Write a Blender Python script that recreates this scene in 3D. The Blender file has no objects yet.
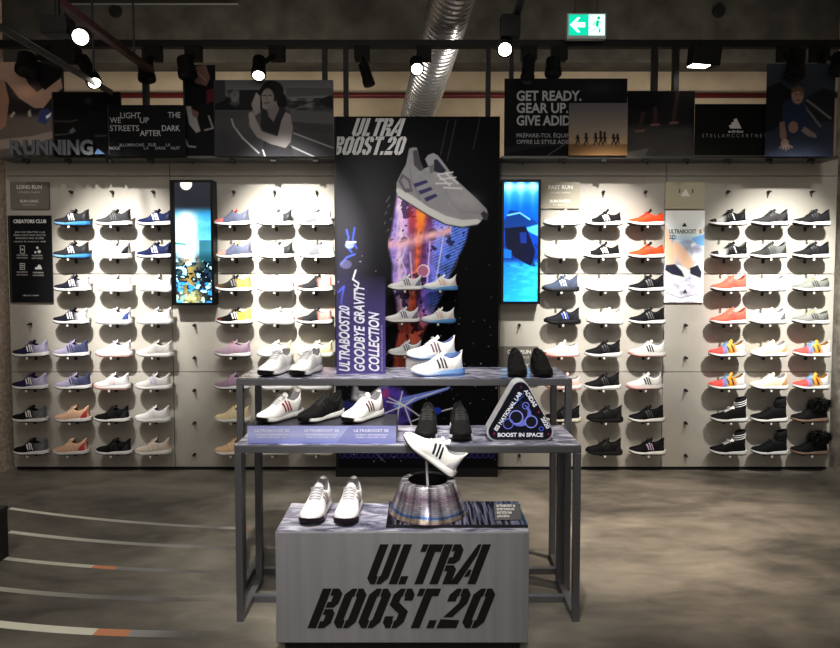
import bpy, bmesh, math, random
import numpy as np
from mathutils import Vector, Matrix, Euler
random.seed(7); RNG = np.random.RandomState(11)
SC = bpy.context.scene
COL = SC.collection
PI = math.pi
# ------------------------------------------------------------------ camera
F = 640.0; TILT = math.radians(2.8); CAMZ = 1.52; PCY = 305.0
cd = bpy.data.cameras.new('camera'); cam = bpy.data.objects.new('camera', cd); COL.objects.link(cam)
cam.location = (0, 0, CAMZ); cam.rotation_euler = (PI/2 - TILT, 0, 0)
cd.sensor_width = 36; cd.lens = 36*F/840; cd.shift_y = -(324-PCY)/840; cd.clip_start = .05
SC.camera = cam
def T(px, py, Y):
    """place where a sight line meets the vertical plane at distance Y"""
    dx = (px-420)/F; dy = (PCY-py)/F
    wy = math.cos(TILT) + dy*math.sin(TILT); wz = -math.sin(TILT) + dy*math.cos(TILT)
    k = Y/wy
    return Vector((dx*k, Y, CAMZ + wz*k))
def TX(px, py, Y): return T(px, py, Y).x
def TZ(py, Y): return T(420, py, Y).z
# ------------------------------------------------------------------ materials
def lin(c):
    c = np.asarray(c, dtype=float)
    return np.where(c <= .04045, c/12.92, ((c+.055)/1.055)**2.4)
def L3(c): return tuple(float(v) for v in lin(np.array(c[:3])/255.0)) + (1.0,)
_mats = {}
def newmat(name):
    m = bpy.data.materials.new(name); m.use_nodes = True
    return m, m.node_tree.nodes, m.node_tree.links, m.node_tree.nodes['Principled BSDF']
def M(c, rough=.5, metal=0, emit=0, spec=.5, noise=0, nscale=60, alpha=1, coat=0):
    key = (tuple(c), rough, metal, emit, spec, noise, nscale, alpha, coat)
    if key in _mats: return _mats[key]
    m, N, K, b = newmat('mat_%d' % len(_mats))
    b.inputs['Base Color'].default_value = L3(c); b.inputs['Roughness'].default_value = rough
    b.inputs['Metallic'].default_value = metal; b.inputs['Specular IOR Level'].default_value = spec
    b.inputs['Coat Weight'].default_value = coat
    if emit:
        b.inputs['Emission Color'].default_value = L3(c); b.inputs['Emission Strength'].default_value = emit
    if alpha < 1: b.inputs['Alpha'].default_value = alpha
    if noise:
        tc = N.new('ShaderNodeTexCoord'); nz = N.new('ShaderNodeTexNoise'); nz.inputs['Scale'].default_value = nscale
        nz.inputs['Detail'].default_value = 6
        K.new(tc.outputs['Object'], nz.inputs['Vector'])
        mp = N.new('ShaderNodeMapRange'); mp.inputs['To Min'].default_value = 1-noise; mp.inputs['To Max'].default_value = 1+noise
        K.new(nz.outputs['Fac'], mp.inputs['Value'])
        mx = N.new('ShaderNodeMix'); mx.data_type = 'RGBA'; mx.blend_type = 'MULTIPLY'; mx.inputs['Factor'].default_value = 1
        mx.inputs['A'].default_value = L3(c); K.new(mp.outputs['Result'], mx.inputs['B'])
        K.new(mx.outputs['Result'], b.inputs['Base Color'])
    _mats[key] = m
    return m
def knit(stops, rough=.8):
    """woven shoe upper: colour bands running from toe (-x) to heel (+x)"""
    key = ('knit', tuple((p, tuple(c)) for p, c in stops), rough)
    if key in _mats: return _mats[key]
    m, N, K, b = newmat('knit_%d' % len(_mats))
    tc = N.new('ShaderNodeTexCoord'); sx = N.new('ShaderNodeSeparateXYZ'); K.new(tc.outputs['Object'], sx.inputs[0])
    mp = N.new('ShaderNodeMapRange'); mp.inputs['From Min'].default_value = -.145; mp.inputs['From Max'].default_value = .145
    K.new(sx.outputs['X'], mp.inputs['Value'])
    nz = N.new('ShaderNodeTexNoise'); nz.inputs['Scale'].default_value = 40; nz.inputs['Detail'].default_value = 3
    K.new(tc.outputs['Object'], nz.inputs['Vector'])
    ad = N.new('ShaderNodeMath'); ad.operation = 'MULTIPLY_ADD'; ad.inputs[1].default_value = .12
    K.new(nz.outputs['Fac'], ad.inputs[0]); K.new(mp.outputs['Result'], ad.inputs[2])
    sb = N.new('ShaderNodeMath'); sb.operation = 'SUBTRACT'; sb.inputs[1].default_value = .06; K.new(ad.outputs[0], sb.inputs[0])
    rp = N.new('ShaderNodeValToRGB'); el = rp.color_ramp.elements
    while len(el) < len(stops): el.new(.5)
    while len(el) > max(1, len(stops)): el.remove(el[-1])
    for e, (p, c) in zip(el, stops): e.position = p; e.color = L3(c)
    K.new(sb.outputs[0], rp.inputs['Fac'])
    vo = N.new('ShaderNodeTexVoronoi'); vo.inputs['Scale'].default_value = 260; K.new(tc.outputs['Object'], vo.inputs['Vector'])
    m2 = N.new('ShaderNodeMapRange'); m2.inputs['To Min'].default_value = 1.06; m2.inputs['To Max'].default_value = .82
    K.new(vo.outputs['Distance'], m2.inputs['Value'])
    mx = N.new('ShaderNodeMix'); mx.data_type = 'RGBA'; mx.blend_type = 'MULTIPLY'; mx.inputs['Factor'].default_value = 1
    K.new(rp.outputs['Color'], mx.inputs['A']); K.new(m2.outputs['Result'], mx.inputs['B'])
    K.new(mx.outputs['Result'], b.inputs['Base Color'])
    b.inputs['Roughness'].default_value = rough; b.inputs['Specular IOR Level'].default_value = .25
    _mats[key] = m
    return m
def printed(name, emit=0, rough=.55, spec=.3):
    m, N, K, b = newmat(name)
    a = N.new('ShaderNodeVertexColor'); a.layer_name = 'print'
    K.new(a.outputs['Color'], b.inputs['Base Color'])
    b.inputs['Roughness'].default_value = rough; b.inputs['Specular IOR Level'].default_value = spec
    if emit:
        K.new(a.outputs['Color'], b.inputs['Emission Color']); b.inputs['Emission Strength'].default_value = emit
    return m
PRINT = printed('printed_sheet', rough=.7, spec=.12); SCREEN = printed('lit_screen', emit=1.0, rough=.25)
BLACK = M((22, 22, 23), .55); STEEL = M((122, 123, 128), .36, .55); DARKSTEEL = M((52, 53, 56), .45, .6)
# ------------------------------------------------------------------ mesh building
class MB:
    def __init__(s): s.v = []; s.f = []; s.mi = []
    def add(s, vs, fs, mi=0):
        o = len(s.v); s.v += [tuple(p) for p in vs]
        for f in fs: s.f.append(tuple(i+o for i in f)); s.mi.append(mi)
        return s
    def box(s, x0, x1, y0, y1, z0, z1, bev=0, mi=0):
        b = bmesh.new(); bmesh.ops.create_cube(b, size=1)
        for v in b.verts:
            v.co = ((x0+x1)/2 + v.co.x*(x1-x0), (y0+y1)/2 + v.co.y*(y1-y0), (z0+z1)/2 + v.co.z*(z1-z0))
        if bev: bmesh.ops.bevel(b, geom=b.edges[:], offset=bev, segments=2, profile=.6, affect='EDGES')
        return s.bm(b, mi)
    def bm(s, b, mi=0):
        b.verts.index_update()
        s.add([v.co[:] for v in b.verts], [[v.index for v in f.verts] for f in b.faces], mi); b.free(); return s
    def bar(s, p, q, w, h=None, mi=0):
        h = h or w; p = Vector(p); q = Vector(q); d = (q-p).normalized()
        up = Vector((0, 0, 1)) if abs(d.z) < .9 else Vector((0, 1, 0))
        a = d.cross(up).normalized(); c = a.cross(d)
        vs = [e + a*(i*w/2) + c*(j*h/2) for e in (p, q) for i, j in ((-1, -1), (1, -1), (1, 1), (-1, 1))]
        return s.add(vs, [(0, 3, 2, 1), (4, 5, 6, 7), (0, 1, 5, 4), (1, 2, 6, 5), (2, 3, 7, 6), (3, 0, 4, 7)], mi)
    def tube(s, pts, r, n=10, caps=True, mi=0):
        pts = [Vector(p) for p in pts]; rr = r if hasattr(r, '__len__') else [r]*len(pts)
        vs = []; fs = []; a = None
        for i, p in enumerate(pts):
            d = (pts[min(i+1, len(pts)-1)] - pts[max(i-1, 0)])
            if d.length < 1e-9: d = pts[-1]-pts[0]
            d.normalize()
            if a is None: a = d.cross(Vector((0, 0, 1)) if abs(d.z) < .9 else Vector((0, 1, 0))).normalized()
            a = (a - d*a.dot(d)).normalized(); c = d.cross(a)
            vs += [p + (a*math.cos(2*PI*k/n) + c*math.sin(2*PI*k/n))*rr[i] for k in range(n)]
        for i in range(len(pts)-1):
            for k in range(n): fs.append((i*n+k, i*n+(k+1) % n, (i+1)*n+(k+1) % n, (i+1)*n+k))
        if caps: fs.append(tuple(range(n))[::-1]); fs.append(tuple((len(pts)-1)*n+k for k in range(n)))
        return s.add(vs, fs, mi)
    def lathe(s, prof, c=(0, 0, 0), n=40, mi=0):
        vs = [(c[0]+r*math.cos(2*PI*k/n), c[1]+r*math.sin(2*PI*k/n), c[2]+z) for r, z in prof for k in range(n)]
        fs = [(i*n+k, i*n+(k+1) % n, (i+1)*n+(k+1) % n, (i+1)*n+k) for i in range(len(prof)-1) for k in range(n)]
        return s.add(vs, fs, mi)
    def prism(s, poly, y0, y1, mi=0):
        """xz outline pushed from y0 (front) to y1"""
        n = len(poly)
        ar = sum(poly[i][0]*poly[(i+1) % n][1]-poly[(i+1) % n][0]*poly[i][1] for i in range(n))
        if ar < 0: poly = poly[::-1]
        vs = [(x, y0, z) for x, z in poly] + [(x, y1, z) for x, z in poly]
        fs = [tuple(range(n)), tuple(range(2*n-1, n-1, -1))] + [((i+1) % n, i, n+i, n+(i+1) % n) for i in range(n)]
        return s.add(vs, fs, mi)
    def grid(s, pts, mi=0):
        pts = np.asarray(pts); a, b = pts.shape[:2]
        return s.add(pts.reshape(-1, 3).tolist(), [(i*b+j, i*b+j+1, (i+1)*b+j+1, (i+1)*b+j) for i in range(a-1) for j in range(b-1)], mi)
    def mesh(s, name, mats, smooth=False):
        me = bpy.data.meshes.new(name); me.from_pydata(s.v, [], s.f)
        for m in (mats if isinstance(mats, (list, tuple)) else [mats]): me.materials.append(m)
        me.polygons.foreach_set('material_index', s.mi)
        b = bmesh.new(); b.from_mesh(me); bmesh.ops.recalc_face_normals(b, faces=b.faces); b.to_mesh(me); b.free()
        if smooth:
            me.polygons.foreach_set('use_smooth', [True]*len(me.polygons))
            if smooth is not True: me.set_sharp_from_angle(angle=math.radians(smooth))
        me.update(); return me
    def build(s, name, mats, parent=None, smooth=False):
        o = bpy.data.objects.new(name, s.mesh(name, mats, smooth)); COL.objects.link(o); o.parent = parent
        return o
def tag(o, label, cat, group=None, kind=None):
    o['label'] = label; o['category'] = cat
    if group: o['group'] = group
    if kind: o['kind'] = kind
    return o
def thing(name, loc, label, cat, group=None, rz=0):
    o = bpy.data.objects.new(name, None); o.empty_display_size = .05; COL.objects.link(o)
    o.location = loc; o.rotation_euler = (0, 0, rz)
    return tag(o, label, cat, group)
def struct(o, label=None, cat=None):
    o['kind'] = 'structure'
    if label: o['label'] = label; o['category'] = cat
    return o
# ------------------------------------------------------------------ lettering
def text_mb(body, h, w=None, bold=0.0, shear=0.0, align='LEFT', depth=.002, spacing=1.0, ext=0.0):
    """flat letters in the xz plane, cap height h, squeezed to width w; front towards -y"""
    cu = bpy.data.curves.new('t', 'FONT'); cu.body = body; cu.size = 1; cu.shear = shear; cu.offset = bold
    cu.space_character = spacing; cu.resolution_u = 3; cu.space_character = spacing
    if ext: cu.extrude = .5*ext/(h/.70)
    ob = bpy.data.objects.new('t', cu); COL.objects.link(ob)
    dg = bpy.context.evaluated_depsgraph_get(); dg.update()
    me = bpy.data.meshes.new_from_object(ob.evaluated_get(dg))
    vs = np.array([v.co[:] for v in me.vertices]) if len(me.vertices) else np.zeros((1, 3))
    fs = [tuple(p.vertices) for p in me.polygons]
    bpy.data.objects.remove(ob); bpy.data.curves.remove(cu); bpy.data.meshes.remove(me)
    x0, x1 = vs[:, 0].min(), vs[:, 0].max()
    k = h/.70
    kx = k if w is None else w/(x1-x0)
    X = (vs[:, 0]-x0)*kx; W = (x1-x0)*kx
    if align == 'CENTER': X -= W/2
    if align == 'RIGHT': X -= W
    mb = MB(); mb.add(np.stack([X, -vs[:, 2]*k - depth, vs[:, 1]*k], 1).tolist(), fs)
    return mb
def shift(mb, d, rot=0):
    """move flat letters; rot turns them in the xz plane"""
    c, s_ = math.cos(rot), math.sin(rot)
    mb.v = [(x*c - z*s_ + d[0], y+d[1], x*s_ + z*c + d[2]) for x, y, z in mb.v]
    return mb
GL = {
 'U': (4.4, [[(0, 8), (1.75, 8), (1.75, 1.7), (2.08, 1.5), (2.08, 0), (1.1, 0), (0, 1.2)], [(4.4, 8), (2.65, 8), (2.65, 1.7), (2.32, 1.5), (2.32, 0), (3.3, 0), (4.4, 1.2)]]),
 'L': (3.5, [[(0, 8), (1.75, 8), (1.75, 0), (0, 0)], [(2, 1.6), (3.5, 1.6), (3.5, 0), (2, 0)]]),
 'T': (4.3, [[(0, 8), (1.15, 8), (1.15, 6.5), (0, 6.5)], [(1.35, 8), (4.3, 8), (4.3, 6.5), (3.1, 6.5), (3.1, 0), (1.35, 0)]]),
 'R': (4.4, [[(0, 8), (1.75, 8), (1.75, 0), (0, 0)], [(2, 8), (3.4, 8), (4.4, 6.9), (4.4, 4.9), (3.6, 4.1), (2, 4.1), (2, 5.4), (2.7, 5.4), (2.7, 6.6), (2, 6.6)], [(2, 3.8), (3.6, 3.8), (4.4, 3), (4.4, 0), (2.7, 0), (2.7, 2.6), (2, 2.6)]]),
 'A': (4.6, [[(-.8, 0), (1, 0), (2.75, 6), (2.75, 8), (2.1, 8)], [(3, 0), (4.75, 0), (4.75, 8), (3, 8)], [(1.7, 1.5), (2.75, 1.5), (2.75, 2.9), (2.1, 2.9)]]),
 'B': (4.3, [[(0, 8), (1.75, 8), (1.75, 0), (0, 0)], [(2, 8), (3.3, 8), (4.3, 7), (4.3, 5), (3.6, 4.15), (2, 4.15), (2, 5.3), (2.65, 5.3), (2.65, 6.6), (2, 6.6)], [(2, 3.85), (3.6, 3.85), (4.3, 3), (4.3, 1), (3.3, 0), (2, 0), (2, 1.4), (2.65, 1.4), (2.65, 2.7), (2, 2.7)]]),
 'O': (4.4, [[(2.08, 8), (1.1, 8), (0, 6.8), (0, 1.2), (1.1, 0), (2.08, 0), (2.08, 1.5), (1.75, 1.7), (1.75, 6.3), (2.08, 6.5)], [(2.32, 8), (3.3, 8), (4.4, 6.8), (4.4, 1.2), (3.3, 0), (2.32, 0), (2.32, 1.5), (2.65, 1.7), (2.65, 6.3), (2.32, 6.5)]]),
 'S': (4.2, [[(2.2, 8), (3.2, 8), (4.2, 6.8), (4.2, 5.6), (2.5, 5.6), (2.5, 6.4), (2.2, 6.5)], [(1.95, 8), (1, 8), (0, 6.8), (0, 4.7), (2.5, 2.9), (2.5, 1.6), (2.2, 1.5), (2.2, 0), (3.2, 0), (4.2, 1.2), (4.2, 3.4), (1.7, 5.2), (1.7, 6.4), (1.95, 6.5)], [(1.95, 0), (1, 0), (0, 1.2), (0, 2.4), (1.7, 2.4), (1.7, 1.6), (1.95, 1.5)]]),
 '.': (1.5, [[(0, 0), (1.5, 0), (1.5, 1.6), (0, 1.6)]]),
 '2': (4.2, [[(1.95, 8), (1, 8), (0, 6.8), (0, 5.4), (1.7, 5.4), (1.7, 6.4), (1.95, 6.5)], [(2.2, 8), (3.2, 8), (4.2, 6.8), (4.2, 5), (2.3, 2.2), (.5, 2.2), (2.5, 5.1), (2.5, 6.4), (2.2, 6.5)], [(0, 0), (4, 0), (4, 1.6), (.1, 1.8)]]),
}
GL['0'] = GL['O']
def stencil(word, h, shear=.4, depth=.003, gap=.55):
    mb = MB(); x = 0; k = h/8
    for ch in word:
        w, polys = GL[ch]
        for p in polys: mb.prism([((x+a+b*shear)*k, b*k) for a, b in p], -depth, 0)
        x += w + (gap if ch not in 'T' else gap-.35)
    mb.width = (x-gap)*k + shear*h
    return mb
# ------------------------------------------------------------------ painted sheets (posters, screens)
class Art:
    """a print in the photo's pixel frame x0..x1, y0..y1; s samples per pixel"""
    def __init__(s, x0, x1, y0, y1, base, sc=1.6):
        s.r = (x0, x1, y0, y1); s.w = max(3, int((x1-x0)*sc)); s.h = max(3, int((y1-y0)*sc))
        s.X, s.Y = np.meshgrid(np.linspace(x0, x1, s.w), np.linspace(y0, y1, s.h)); s.px = (x1-x0)/(s.w-1)
        s.c = np.empty((s.h, s.w, 3)); s.c[:] = np.array(base, float)
    def mix(s, m, col):
        m = np.clip(m, 0, 1)[..., None]; s.c = s.c*(1-m) + np.array(col, float)*m
        return s
    def poly(s, pts, col, a=1.0, soft=.7):
        n = len(pts); ins = np.zeros(s.X.shape, bool); d = np.full(s.X.shape, 1e9)
        for i in range(n):
            (xa, ya), (xb, yb) = pts[i], pts[(i+1) % n]
            if ya != yb:
                c = ((ya > s.Y) != (yb > s.Y)) & (s.X < (xb-xa)*(s.Y-ya)/(yb-ya)+xa); ins ^= c
            d = np.minimum(d, s.seg(xa, ya, xb, yb))
        sd = np.where(ins, d, -d)
        return s.mix(a*np.clip(sd/soft+.5, 0, 1), col)
    def seg(s, xa, ya, xb, yb):
        dx, dy = xb-xa, yb-ya; q = max(dx*dx+dy*dy, 1e-9)
        t = np.clip(((s.X-xa)*dx+(s.Y-ya)*dy)/q, 0, 1)
        return np.hypot(s.X-xa-t*dx, s.Y-ya-t*dy)
    def line(s, pts, w, col, a=1.0):
        d = np.full(s.X.shape, 1e9)
        for (p, q) in zip(pts[:-1], pts[1:]): d = np.minimum(d, s.seg(*p, *q))
        return s.mix(a*np.clip((w/2-d)/.8+.5, 0, 1), col)
    def ell(s, cx, cy, rx, ry, col, a=1.0, soft=None):
        r = np.hypot((s.X-cx)/rx, (s.Y-cy)/ry); sf = soft if soft else .8/min(rx, ry)
        return s.mix(a*np.clip((1-r)/sf+.5, 0, 1), col)
    def glow(s, cx, cy, rx, ry, col, a=1.0):
        return s.mix(a*np.exp(-((s.X-cx)/rx)**2-((s.Y-cy)/ry)**2), col)
    def vgrad(s, stops, a=1.0, x0=-1e9, x1=1e9):
        ys = [p[0] for p in stops]; c = np.stack([np.interp(s.Y, ys, [p[1][k] for p in stops]) for k in range(3)], -1)
        m = (a*((s.X >= x0) & (s.X <= x1)))[..., None]; s.c = s.c*(1-m)+c*m
        return s
    def noise(s, fx, fy=None, oct=3, seed=0):
        fy = fy or fx; rs = np.random.RandomState(seed); o = np.zeros(s.X.shape); amp = 1; tot = 0
        x0, x1, y0, y1 = s.r
        for k in range(oct):
            nx = max(2, int((x1-x0)/fx*2**k)+2); ny = max(2, int((y1-y0)/fy*2**k)+2)
            g = rs.rand(ny+1, nx+1)
            gx = (s.X-x0)/(x1-x0)*(nx-1); gy = (s.Y-y0)/(y1-y0)*(ny-1)
            ix = gx.astype(int); iy = gy.astype(int); tx = gx-ix; ty = gy-iy; tx = tx*tx*(3-2*tx); ty = ty*ty*(3-2*ty)
            o += amp*((g[iy, ix]*(1-tx)+g[iy, ix+1]*tx)*(1-ty)+(g[iy+1, ix]*(1-tx)+g[iy+1, ix+1]*tx)*ty); tot += amp; amp *= .55
        return o/tot
    def mask(s, pts, soft=1.5):
        c = s.c.copy(); s.c[:] = 0; s.poly(pts, (1, 1, 1), soft=soft); m = s.c[..., 0].copy(); s.c = c
        return m
    def gain(s, g):
        s.c = s.c*g; return s
    def sheet(s, name, loc_y, mat, parent, org):
        """flat sheet at depth loc_y, relative to parent at org"""
        x0, x1, y0, y1 = s.r
        A, B, C = T(x0, y0, loc_y), T(x1, y0, loc_y), T(x0, y1, loc_y)
        gx = np.linspace(A.x, B.x, s.w)-org[0]; gz = np.linspace(A.z, C.z, s.h)-org[2]
        V = np.empty((s.h, s.w, 3)); V[..., 0] = gx[None, :]; V[..., 1] = loc_y-org[1]; V[..., 2] = gz[:, None]
        me = bpy.data.meshes.new(name); i = np.arange(s.h*s.w).reshape(s.h, s.w)
        q = np.stack([i[1:, :-1], i[1:, 1:], i[:-1, 1:], i[:-1, :-1]], -1).reshape(-1, 4)
        me.from_pydata(V.reshape(-1, 3).tolist(), [], q.tolist())
        at = me.color_attributes.new('print', 'FLOAT_COLOR', 'POINT')
        cc = np.ones((s.h*s.w, 4), np.float32); cc[:, :3] = lin(np.clip(s.c, 0, 255).reshape(-1, 3)/255)
        at.data.foreach_set('color', cc.ravel()); me.materials.append(mat); me.update()
        o = bpy.data.objects.new(name, me); COL.objects.link(o); o.parent = parent
        return o
# ------------------------------------------------------------------ the shoe: toe towards -x, sole on z = 0
SL = .29
def cub(t, xs, ys):
    """smooth curve through points"""
    xs = np.array(xs, float); ys = np.array(ys, float); t = np.asarray(t, float)
    d = np.diff(ys)/np.diff(xs); m = np.zeros(len(xs)); m[0] = d[0]; m[-1] = d[-1]
    for i in range(1, len(xs)-1): m[i] = 0 if d[i-1]*d[i] <= 0 else 2*d[i-1]*d[i]/(d[i-1]+d[i])
    i = np.clip(np.searchsorted(xs, t, side='right')-1, 0, len(xs)-2); h = xs[i+1]-xs[i]; u = np.clip((t-xs[i])/h, 0, 1)
    return (ys[i]*(1+2*u)*(1-u)**2 + h*m[i]*u*(1-u)**2 + ys[i+1]*u*u*(3-2*u) + h*m[i+1]*u*u*(u-1))
class ShoeForm:
    def __init__(s, high=False, low=False):
        s.high = high
        s.rim = ([.104, .09, .07, .064, .075, .088] if not high else [.112, .10, .09, .086, .082, .084])
        if low: s.rim = [.078, .070, .058, .054, .064, .076]
        s.crest = [.10, .088, .066, .049, .037, .024, .006] if not high else [.09, .08, .064, .05, .038, .025, .006]
        if low: s.crest = [.086, .076, .06, .046, .035, .023, .006]
    def w(s, t): return cub(t, [0, .012, .04, .1, .2, .35, .5, .65, .74, .85, .93, .975, 1], [0, .017, .026, .0325, .0345, .034, .037, .0435, .0455, .041, .031, .0195, 0])
    def base(s, t): return cub(t, [0, .15, .45, .7, .85, 1], [.036, .034, .028, .024, .027, .037])
    def spring(s, t): return np.where(t > .68, .02*((t-.68)/.32)**2, 0) + np.where(t < .1, .007*((.1-t)/.1)**2, 0)
    def ctr(s, t): return cub(t, [0, .3, .6, .85, 1], [0, -.001, .002, .006, .004])
    def prof(s, t):
        """17 points around the upper at station t (0 heel, 1 toe)"""
        w = float(s.w(t)); zb = float(s.base(t)); cy = float(s.ctr(t)); x = SL/2 - t*SL
        op = np.clip((.455-t)/.05, 0, 1); op = op*op*(3-2*op)
        r = float(cub(t, [0, .06, .16, .26, .36, .45], s.rim)); H = float(cub(t, [.40, .5, .6, .7, .82, .93, 1], s.crest))
        ow = float(cub(t, [0, .02, .06, .12, .22, .35, .46], [0, .013, .021, .026, .029, .029, .024]))
        ow = min(ow, w*.96)
        P = []
        for k in range(9):
            v = min(k/5, 1)
            if k <= 5:
                yo = w + (ow-w)*v**1.7 + .0035*math.sin(PI*v)*min(1, w/.02); zo = r*v
            else:
                yo = [0, ow-.005, ow*.72, 0][k-5]; zo = [0, r-.003, .018, .012][k-5]
                if t < .035: zo = r - .002*(k-5)
            a = [1, 1.03, .99, .90, .76, .58, .40, .2, 0][k]; b_ = [0, .2, .42, .62, .79, .90, .96, .99, 1][k]
            if t > .9:
                b_ = b_ ** .8
            yv = w*a; zv = H*b_
            y = yo*op + yv*(1-op); z = zo*op + zv*(1-op)
            lean = .003*max(0, 1-t/.12)*(z/.10)**2 - .012*max(0, 1-t/.12)*math.sin(PI*min(1, z/.1)*.8)*.8
            P.append((x+lean, y, zb+z, cy))
        R = [(p[0], -p[1]+p[3], p[2]) for p in P]; Lf = [(p[0], p[1]+p[3], p[2]) for p in P]
        return np.array(R + Lf[-2::-1])
    def S(s, t, q):
        """point on the upper: q 0..8 on the near (-y) side up to the crest, 8..16 down the far side"""
        p = s.prof(float(np.clip(t, 0, 1))); i = int(min(max(math.floor(q), 0), 15)); u = q-i
        return p[i]*(1-u)+p[i+1]*u
    def upper(s):
        ts = np.concatenate([[0, .006, .015, .03, .045, .065], np.linspace(.09, .40, 10), [.425, .44, .455, .475, .5], np.linspace(.54, .88, 9), [.91, .935, .955, .97, .982, .992, 1]])
        mb = MB(); G = np.array([s.prof(t) for t in ts]); mb.grid(G)
        n = len(ts)
        for i in range(n-1):              # lining of the foot opening
            for j in range(16):
                if ts[i] < .44 and ts[i] >= .028 and 5 <= j <= 10: mb.mi[i*16+j] = 1
        return mb
    def ring(s, ts, zfun, wfun, prof):
        """closed loft along the foot"""
        n = len(prof); vs = []; fs = []
        for t in ts:
            tt = float(np.clip(t, 0, 1)); x = SL/2 - t*SL; zl, zh = zfun(tt); wv = wfun(t); cy = float(s.ctr(tt))
            for a, b in prof: vs.append((x, a*wv+cy, zl+(zh-zl)*b))
        for i in range(len(ts)-1):
            for j in range(n): fs.append((i*n+j, i*n+(j+1) % n, (i+1)*n+(j+1) % n, (i+1)*n+j))
        fs.append(tuple(range(n))); fs.append(tuple((len(ts)-1)*n+j for j in range(n))[::-1])
        mb = MB(); mb.add(vs, fs); return mb
    def sw(s, t):
        return float(cub(t, [-.035, -.025, 0, .05, .12, .25, .4, .55, .68, .76, .86, .94, .985, 1.012], [.004, .014, .026, .0355, .039, .0385, .037, .0405, .047, .049, .044, .032, .018, .005]))
    def midsole(s):
        ts = np.concatenate([[-.035, -.03, -.02, -.005, .02], np.linspace(.06, .9, 18), [.93, .955, .975, .99, 1.004, 1.012]])
        pr = [(-.86, 0), (-.97, .12), (-1.0, .4), (-.985, .7), (-.95, 1), (0, 1), (.95, 1), (.985, .7), (1.0, .4), (.97, .12), (.86, 0), (0, 0)]
        return s.ring(ts, lambda t: (float(s.spring(t))+.005, float(s.base(t))+.004 + 0), s.sw, pr)
    def outsole(s):
        ts = np.concatenate([[-.028, -.02, -.005, .02], np.linspace(.06, .9, 16), [.93, .96, .98, .996, 1.006]])
        pr = [(-.8, 0), (-.93, .4), (-.93, 1), (0, 1), (.93, 1), (.93, .4), (.8, 0), (0, 0)]
        return s.ring(ts, lambda t: (float(s.spring(t)), float(s.spring(t))+.0075), s.sw, pr)
    def patch(s, f, n, m, off):
        """strip lying on the upper; f(a, b) gives (t, q)"""
        mb = MB(); G = np.zeros((n, m, 3))
        for i in range(n):
            for j in range(m):
                t, q = f(i/(n-1), j/(m-1)); e = .6
                p = s.S(t, q)
                a = s.S(t+.01, q)-s.S(t-.01, q); b = s.S(t, min(q+e, 16))-s.S(t, max(q-e, 0))
                nn = np.cross(a, b); nn /= (np.linalg.norm(nn)+1e-9)
                c = p - np.array([min(p[0], .11), float(s.ctr(t)), .045])
                if nn @ c < 0: nn = -nn
                o = off if 0 < i < n-1 and 0 < j < m-1 else off*.55
                G[i, j] = p + nn*o
        mb.grid(G)
        return mb
    def stripe(s, k, far=False):
        t0 = .355 + .066*k
        return s.patch(lambda a, b: (t0 + .036*b + .06*(a-.4), (15-3.3*a) if far else (1.0+3.3*a)), 7, 4, .0018)
    def heel(s):
        def f(a, b):
            h = .15+3.1*b; u = 2*a-1; return (.004+(.20-.10*b*b)*abs(u), h if u < 0 else 16-h)
        return s.patch(f, 13, 6, .0022)
    def toecap(s):
        return s.patch(lambda a, b: (.82+.165*a+.03*abs(2*b-1)*(1-a), .1+15.8*b), 6, 17, .0016)
    def laces(s):
        mb = MB()
        for k in range(5):
            t0 = .47 + .037*k; w = 4.6+.15*k
            for d in (-1, 1):
                G = np.zeros((9, 3, 3))
                for i in range(9):
                    for j in range(3):
                        q = w + (16-2*w)*i/8; t = t0 + .011*(j-1)*.5 + .02*d*(i/8-.5)
                        p = s.S(t, q); G[i, j] = p + np.array([0, 0, .0035+(.0015 if j == 1 else 0)])
                mb.grid(G)
        b = s.S(.46, 8)
        for sg in (-1, 1):      # bow loops
            c = [b + np.array(v) for v in ((0, 0, .004), (-.004, sg*.012, .009), (-.002, sg*.026, .004), (-.010, sg*.022, .001), (-.012, sg*.008, .003))]
            mb.tube(c, .0022, 5)
        return mb
    def tongue(s):
        top = .142 if not s.high else .132
        pts = []
        for a in np.linspace(0, 1, 7):
            t = .52 - .15*a; z0 = s.S(.5, 8)[2]
            z = z0-.006 + (top-.0 - z0)*a**1.1
            pts.append((SL/2-t*SL, z, .017+.006*math.sin(PI*min(a*1.1, 1))))
        G = np.zeros((7, 9, 3)); H = np.zeros((7, 9, 3))
        for i, (x, z, w) in enumerate(pts):
            for j in range(9):
                u = -1+j/4; dz = -.010*u*u; tip = .006*(1-u*u)*(i == 6)
                G[i, j] = (x-.003+.004*u*u, u*w+float(s.ctr(.45)), z+dz+tip); H[i, j] = G[i, j] + np.array([.006, 0, -.002])
        mb = MB(); mb.grid(G); mb.grid(H)
        E = np.concatenate([G[:, 0], G[-1, 1:-1], G[::-1, -1]]); E2 = np.concatenate([H[:, 0], H[-1, 1:-1], H[::-1, -1]])
        mb.grid(np.stack([E, E2])); return mb
    def ankle(s):
        """tall sock of a high-top"""
        mb = MB(); prof = []
        n = 22
        for i, (z, rx, ry, cx) in enumerate([(.08, .058, .0335, .084), (.105, .052, .033, .088), (.13, .046, .0335, .092), (.16, .043, .034, .096), (.19, .044, .035, .100), (.198, .042, .034, .101), (.192, .038, .031, .100), (.15, .036, .029, .094), (.10, .04, .027, .088)]):
            prof.append([(cx+rx*math.cos(2*PI*k/n), ry*math.sin(2*PI*k/n), z+.012*math.cos(2*PI*k/n)*(z > .12)) for k in range(n+1)])
        mb.grid(np.array(prof)); return mb
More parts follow.
